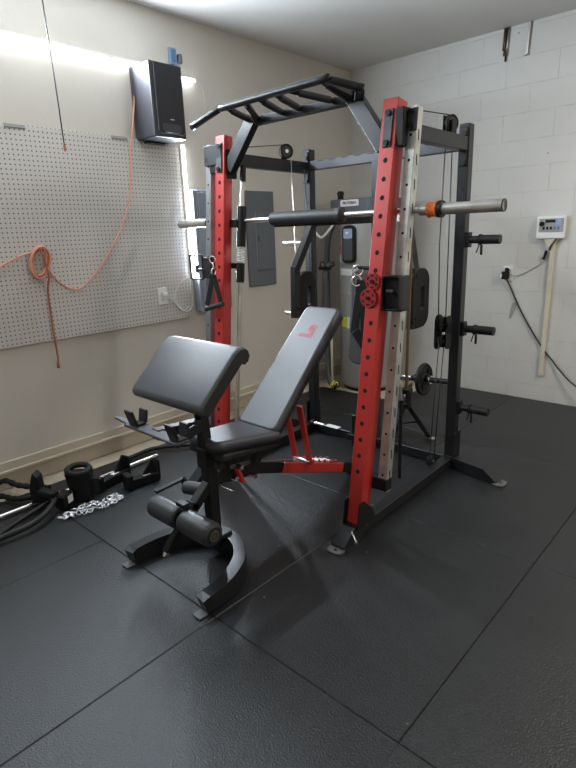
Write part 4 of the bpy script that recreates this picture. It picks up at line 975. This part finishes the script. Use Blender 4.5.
    for a, c in rows:
        for i in range(11):
            f = i / 10; P.append((a[0] + (c[0] - a[0]) * f + rnd.uniform(-.014, .014), a[1] + (c[1] - a[1]) * f + rnd.uniform(-.012, .012)))
    for i, (x, y) in enumerate(P):
        a = rnd.uniform(0, PI); nn = V((rnd.uniform(-.8, .8), rnd.uniform(-.8, .8), 1)).normalized()
        b.torus((x, y, .012 + .010 * rnd.random()), nn, .0125, .0036, CLEAR, n=12, k=6, sx=1.5, xdir=None)
    single('steel_chain', b, (-2.75, 1.25, 0), 'heap of bright steel chain on the mat by the black brackets', 'chain')
loose()

# ------------------------------------------------------------------ light
def area(name, loc, size, power, col, direction, spread=180):
    li = bpy.data.lights.new(name, 'AREA'); li.shape = 'RECTANGLE'; li.size, li.size_y = size; li.energy = power; li.color = col; li.spread = math.radians(spread)
    o = bpy.data.objects.new(name, li); COL.objects.link(o); o.location = loc
    o.rotation_euler = V(direction).to_track_quat('-Z', 'Y').to_euler(); return o
# strip lights on the left wall: the lamps sit just in front of the glowing tubes
l = area('wall_strip_lamp', (XL + .05, 1.25, 2.615), (.02, 2.28), 75, (.80, .90, 1.0), (1, 0, -.25))
l.rotation_euler = Matrix((V((0, 0, 1)), V((0, 1, 0)), V((-1, 0, 0)))).transposed().to_euler()
l = area('upright_strip_lamp', (XL + .052, 2.645, 1.67), (.96, .02), 26, (.80, .90, 1.0), (1, 0, 0))
l.rotation_euler = Matrix((V((0, 0, 1)), V((0, 1, 0)), V((-1, 0, 0)))).transposed().to_euler()
# unseen ceiling lamps for warm fill, to the right of and behind the camera
area('ceiling_fixture_lamp', (.6, 3.3, H - .06), (1.2, .3), 40, (1.0, .95, .87), (0, 0, -1))
area('ceiling_fixture_lamp', (.5, -.6, H - .06), (1.2, .3), 10, (1.0, .95, .88), (0, 0, -1))
w = bpy.data.worlds.new('world'); SC.world = w; w.use_nodes = True
w.node_tree.nodes['Background'].inputs[0].default_value = (.8, .85, .9, 1); w.node_tree.nodes['Background'].inputs[1].default_value = .2

# ------------------------------------------------------------------ camera
cam = bpy.data.cameras.new('camera'); co = bpy.data.objects.new('camera', cam); COL.objects.link(co)
F = 534.178; pitch, roll, yaw = math.radians(15.77514), math.radians(2.11242), math.radians(42.97102)
fwd = V((-math.sin(yaw) * math.cos(pitch), math.cos(yaw) * math.cos(pitch), -math.sin(pitch)))
right = V((math.cos(yaw), math.sin(yaw), 0)); down = fwd.cross(right)
r2 = right * math.cos(roll) + down * math.sin(roll); d2 = -right * math.sin(roll) + down * math.cos(roll)
M = Matrix((r2, -d2, -fwd)).transposed().to_4x4(); M.translation = V((0, 0, 1.5)); co.matrix_world = M
cam.sensor_fit = 'VERTICAL'; cam.sensor_height = 24; cam.lens = F / 768 * 24; cam.clip_start = .05
SC.camera = co
SC.view_settings.view_transform = 'Standard'
SC.view_settings.look = 'None'
SC.view_settings.exposure = .62
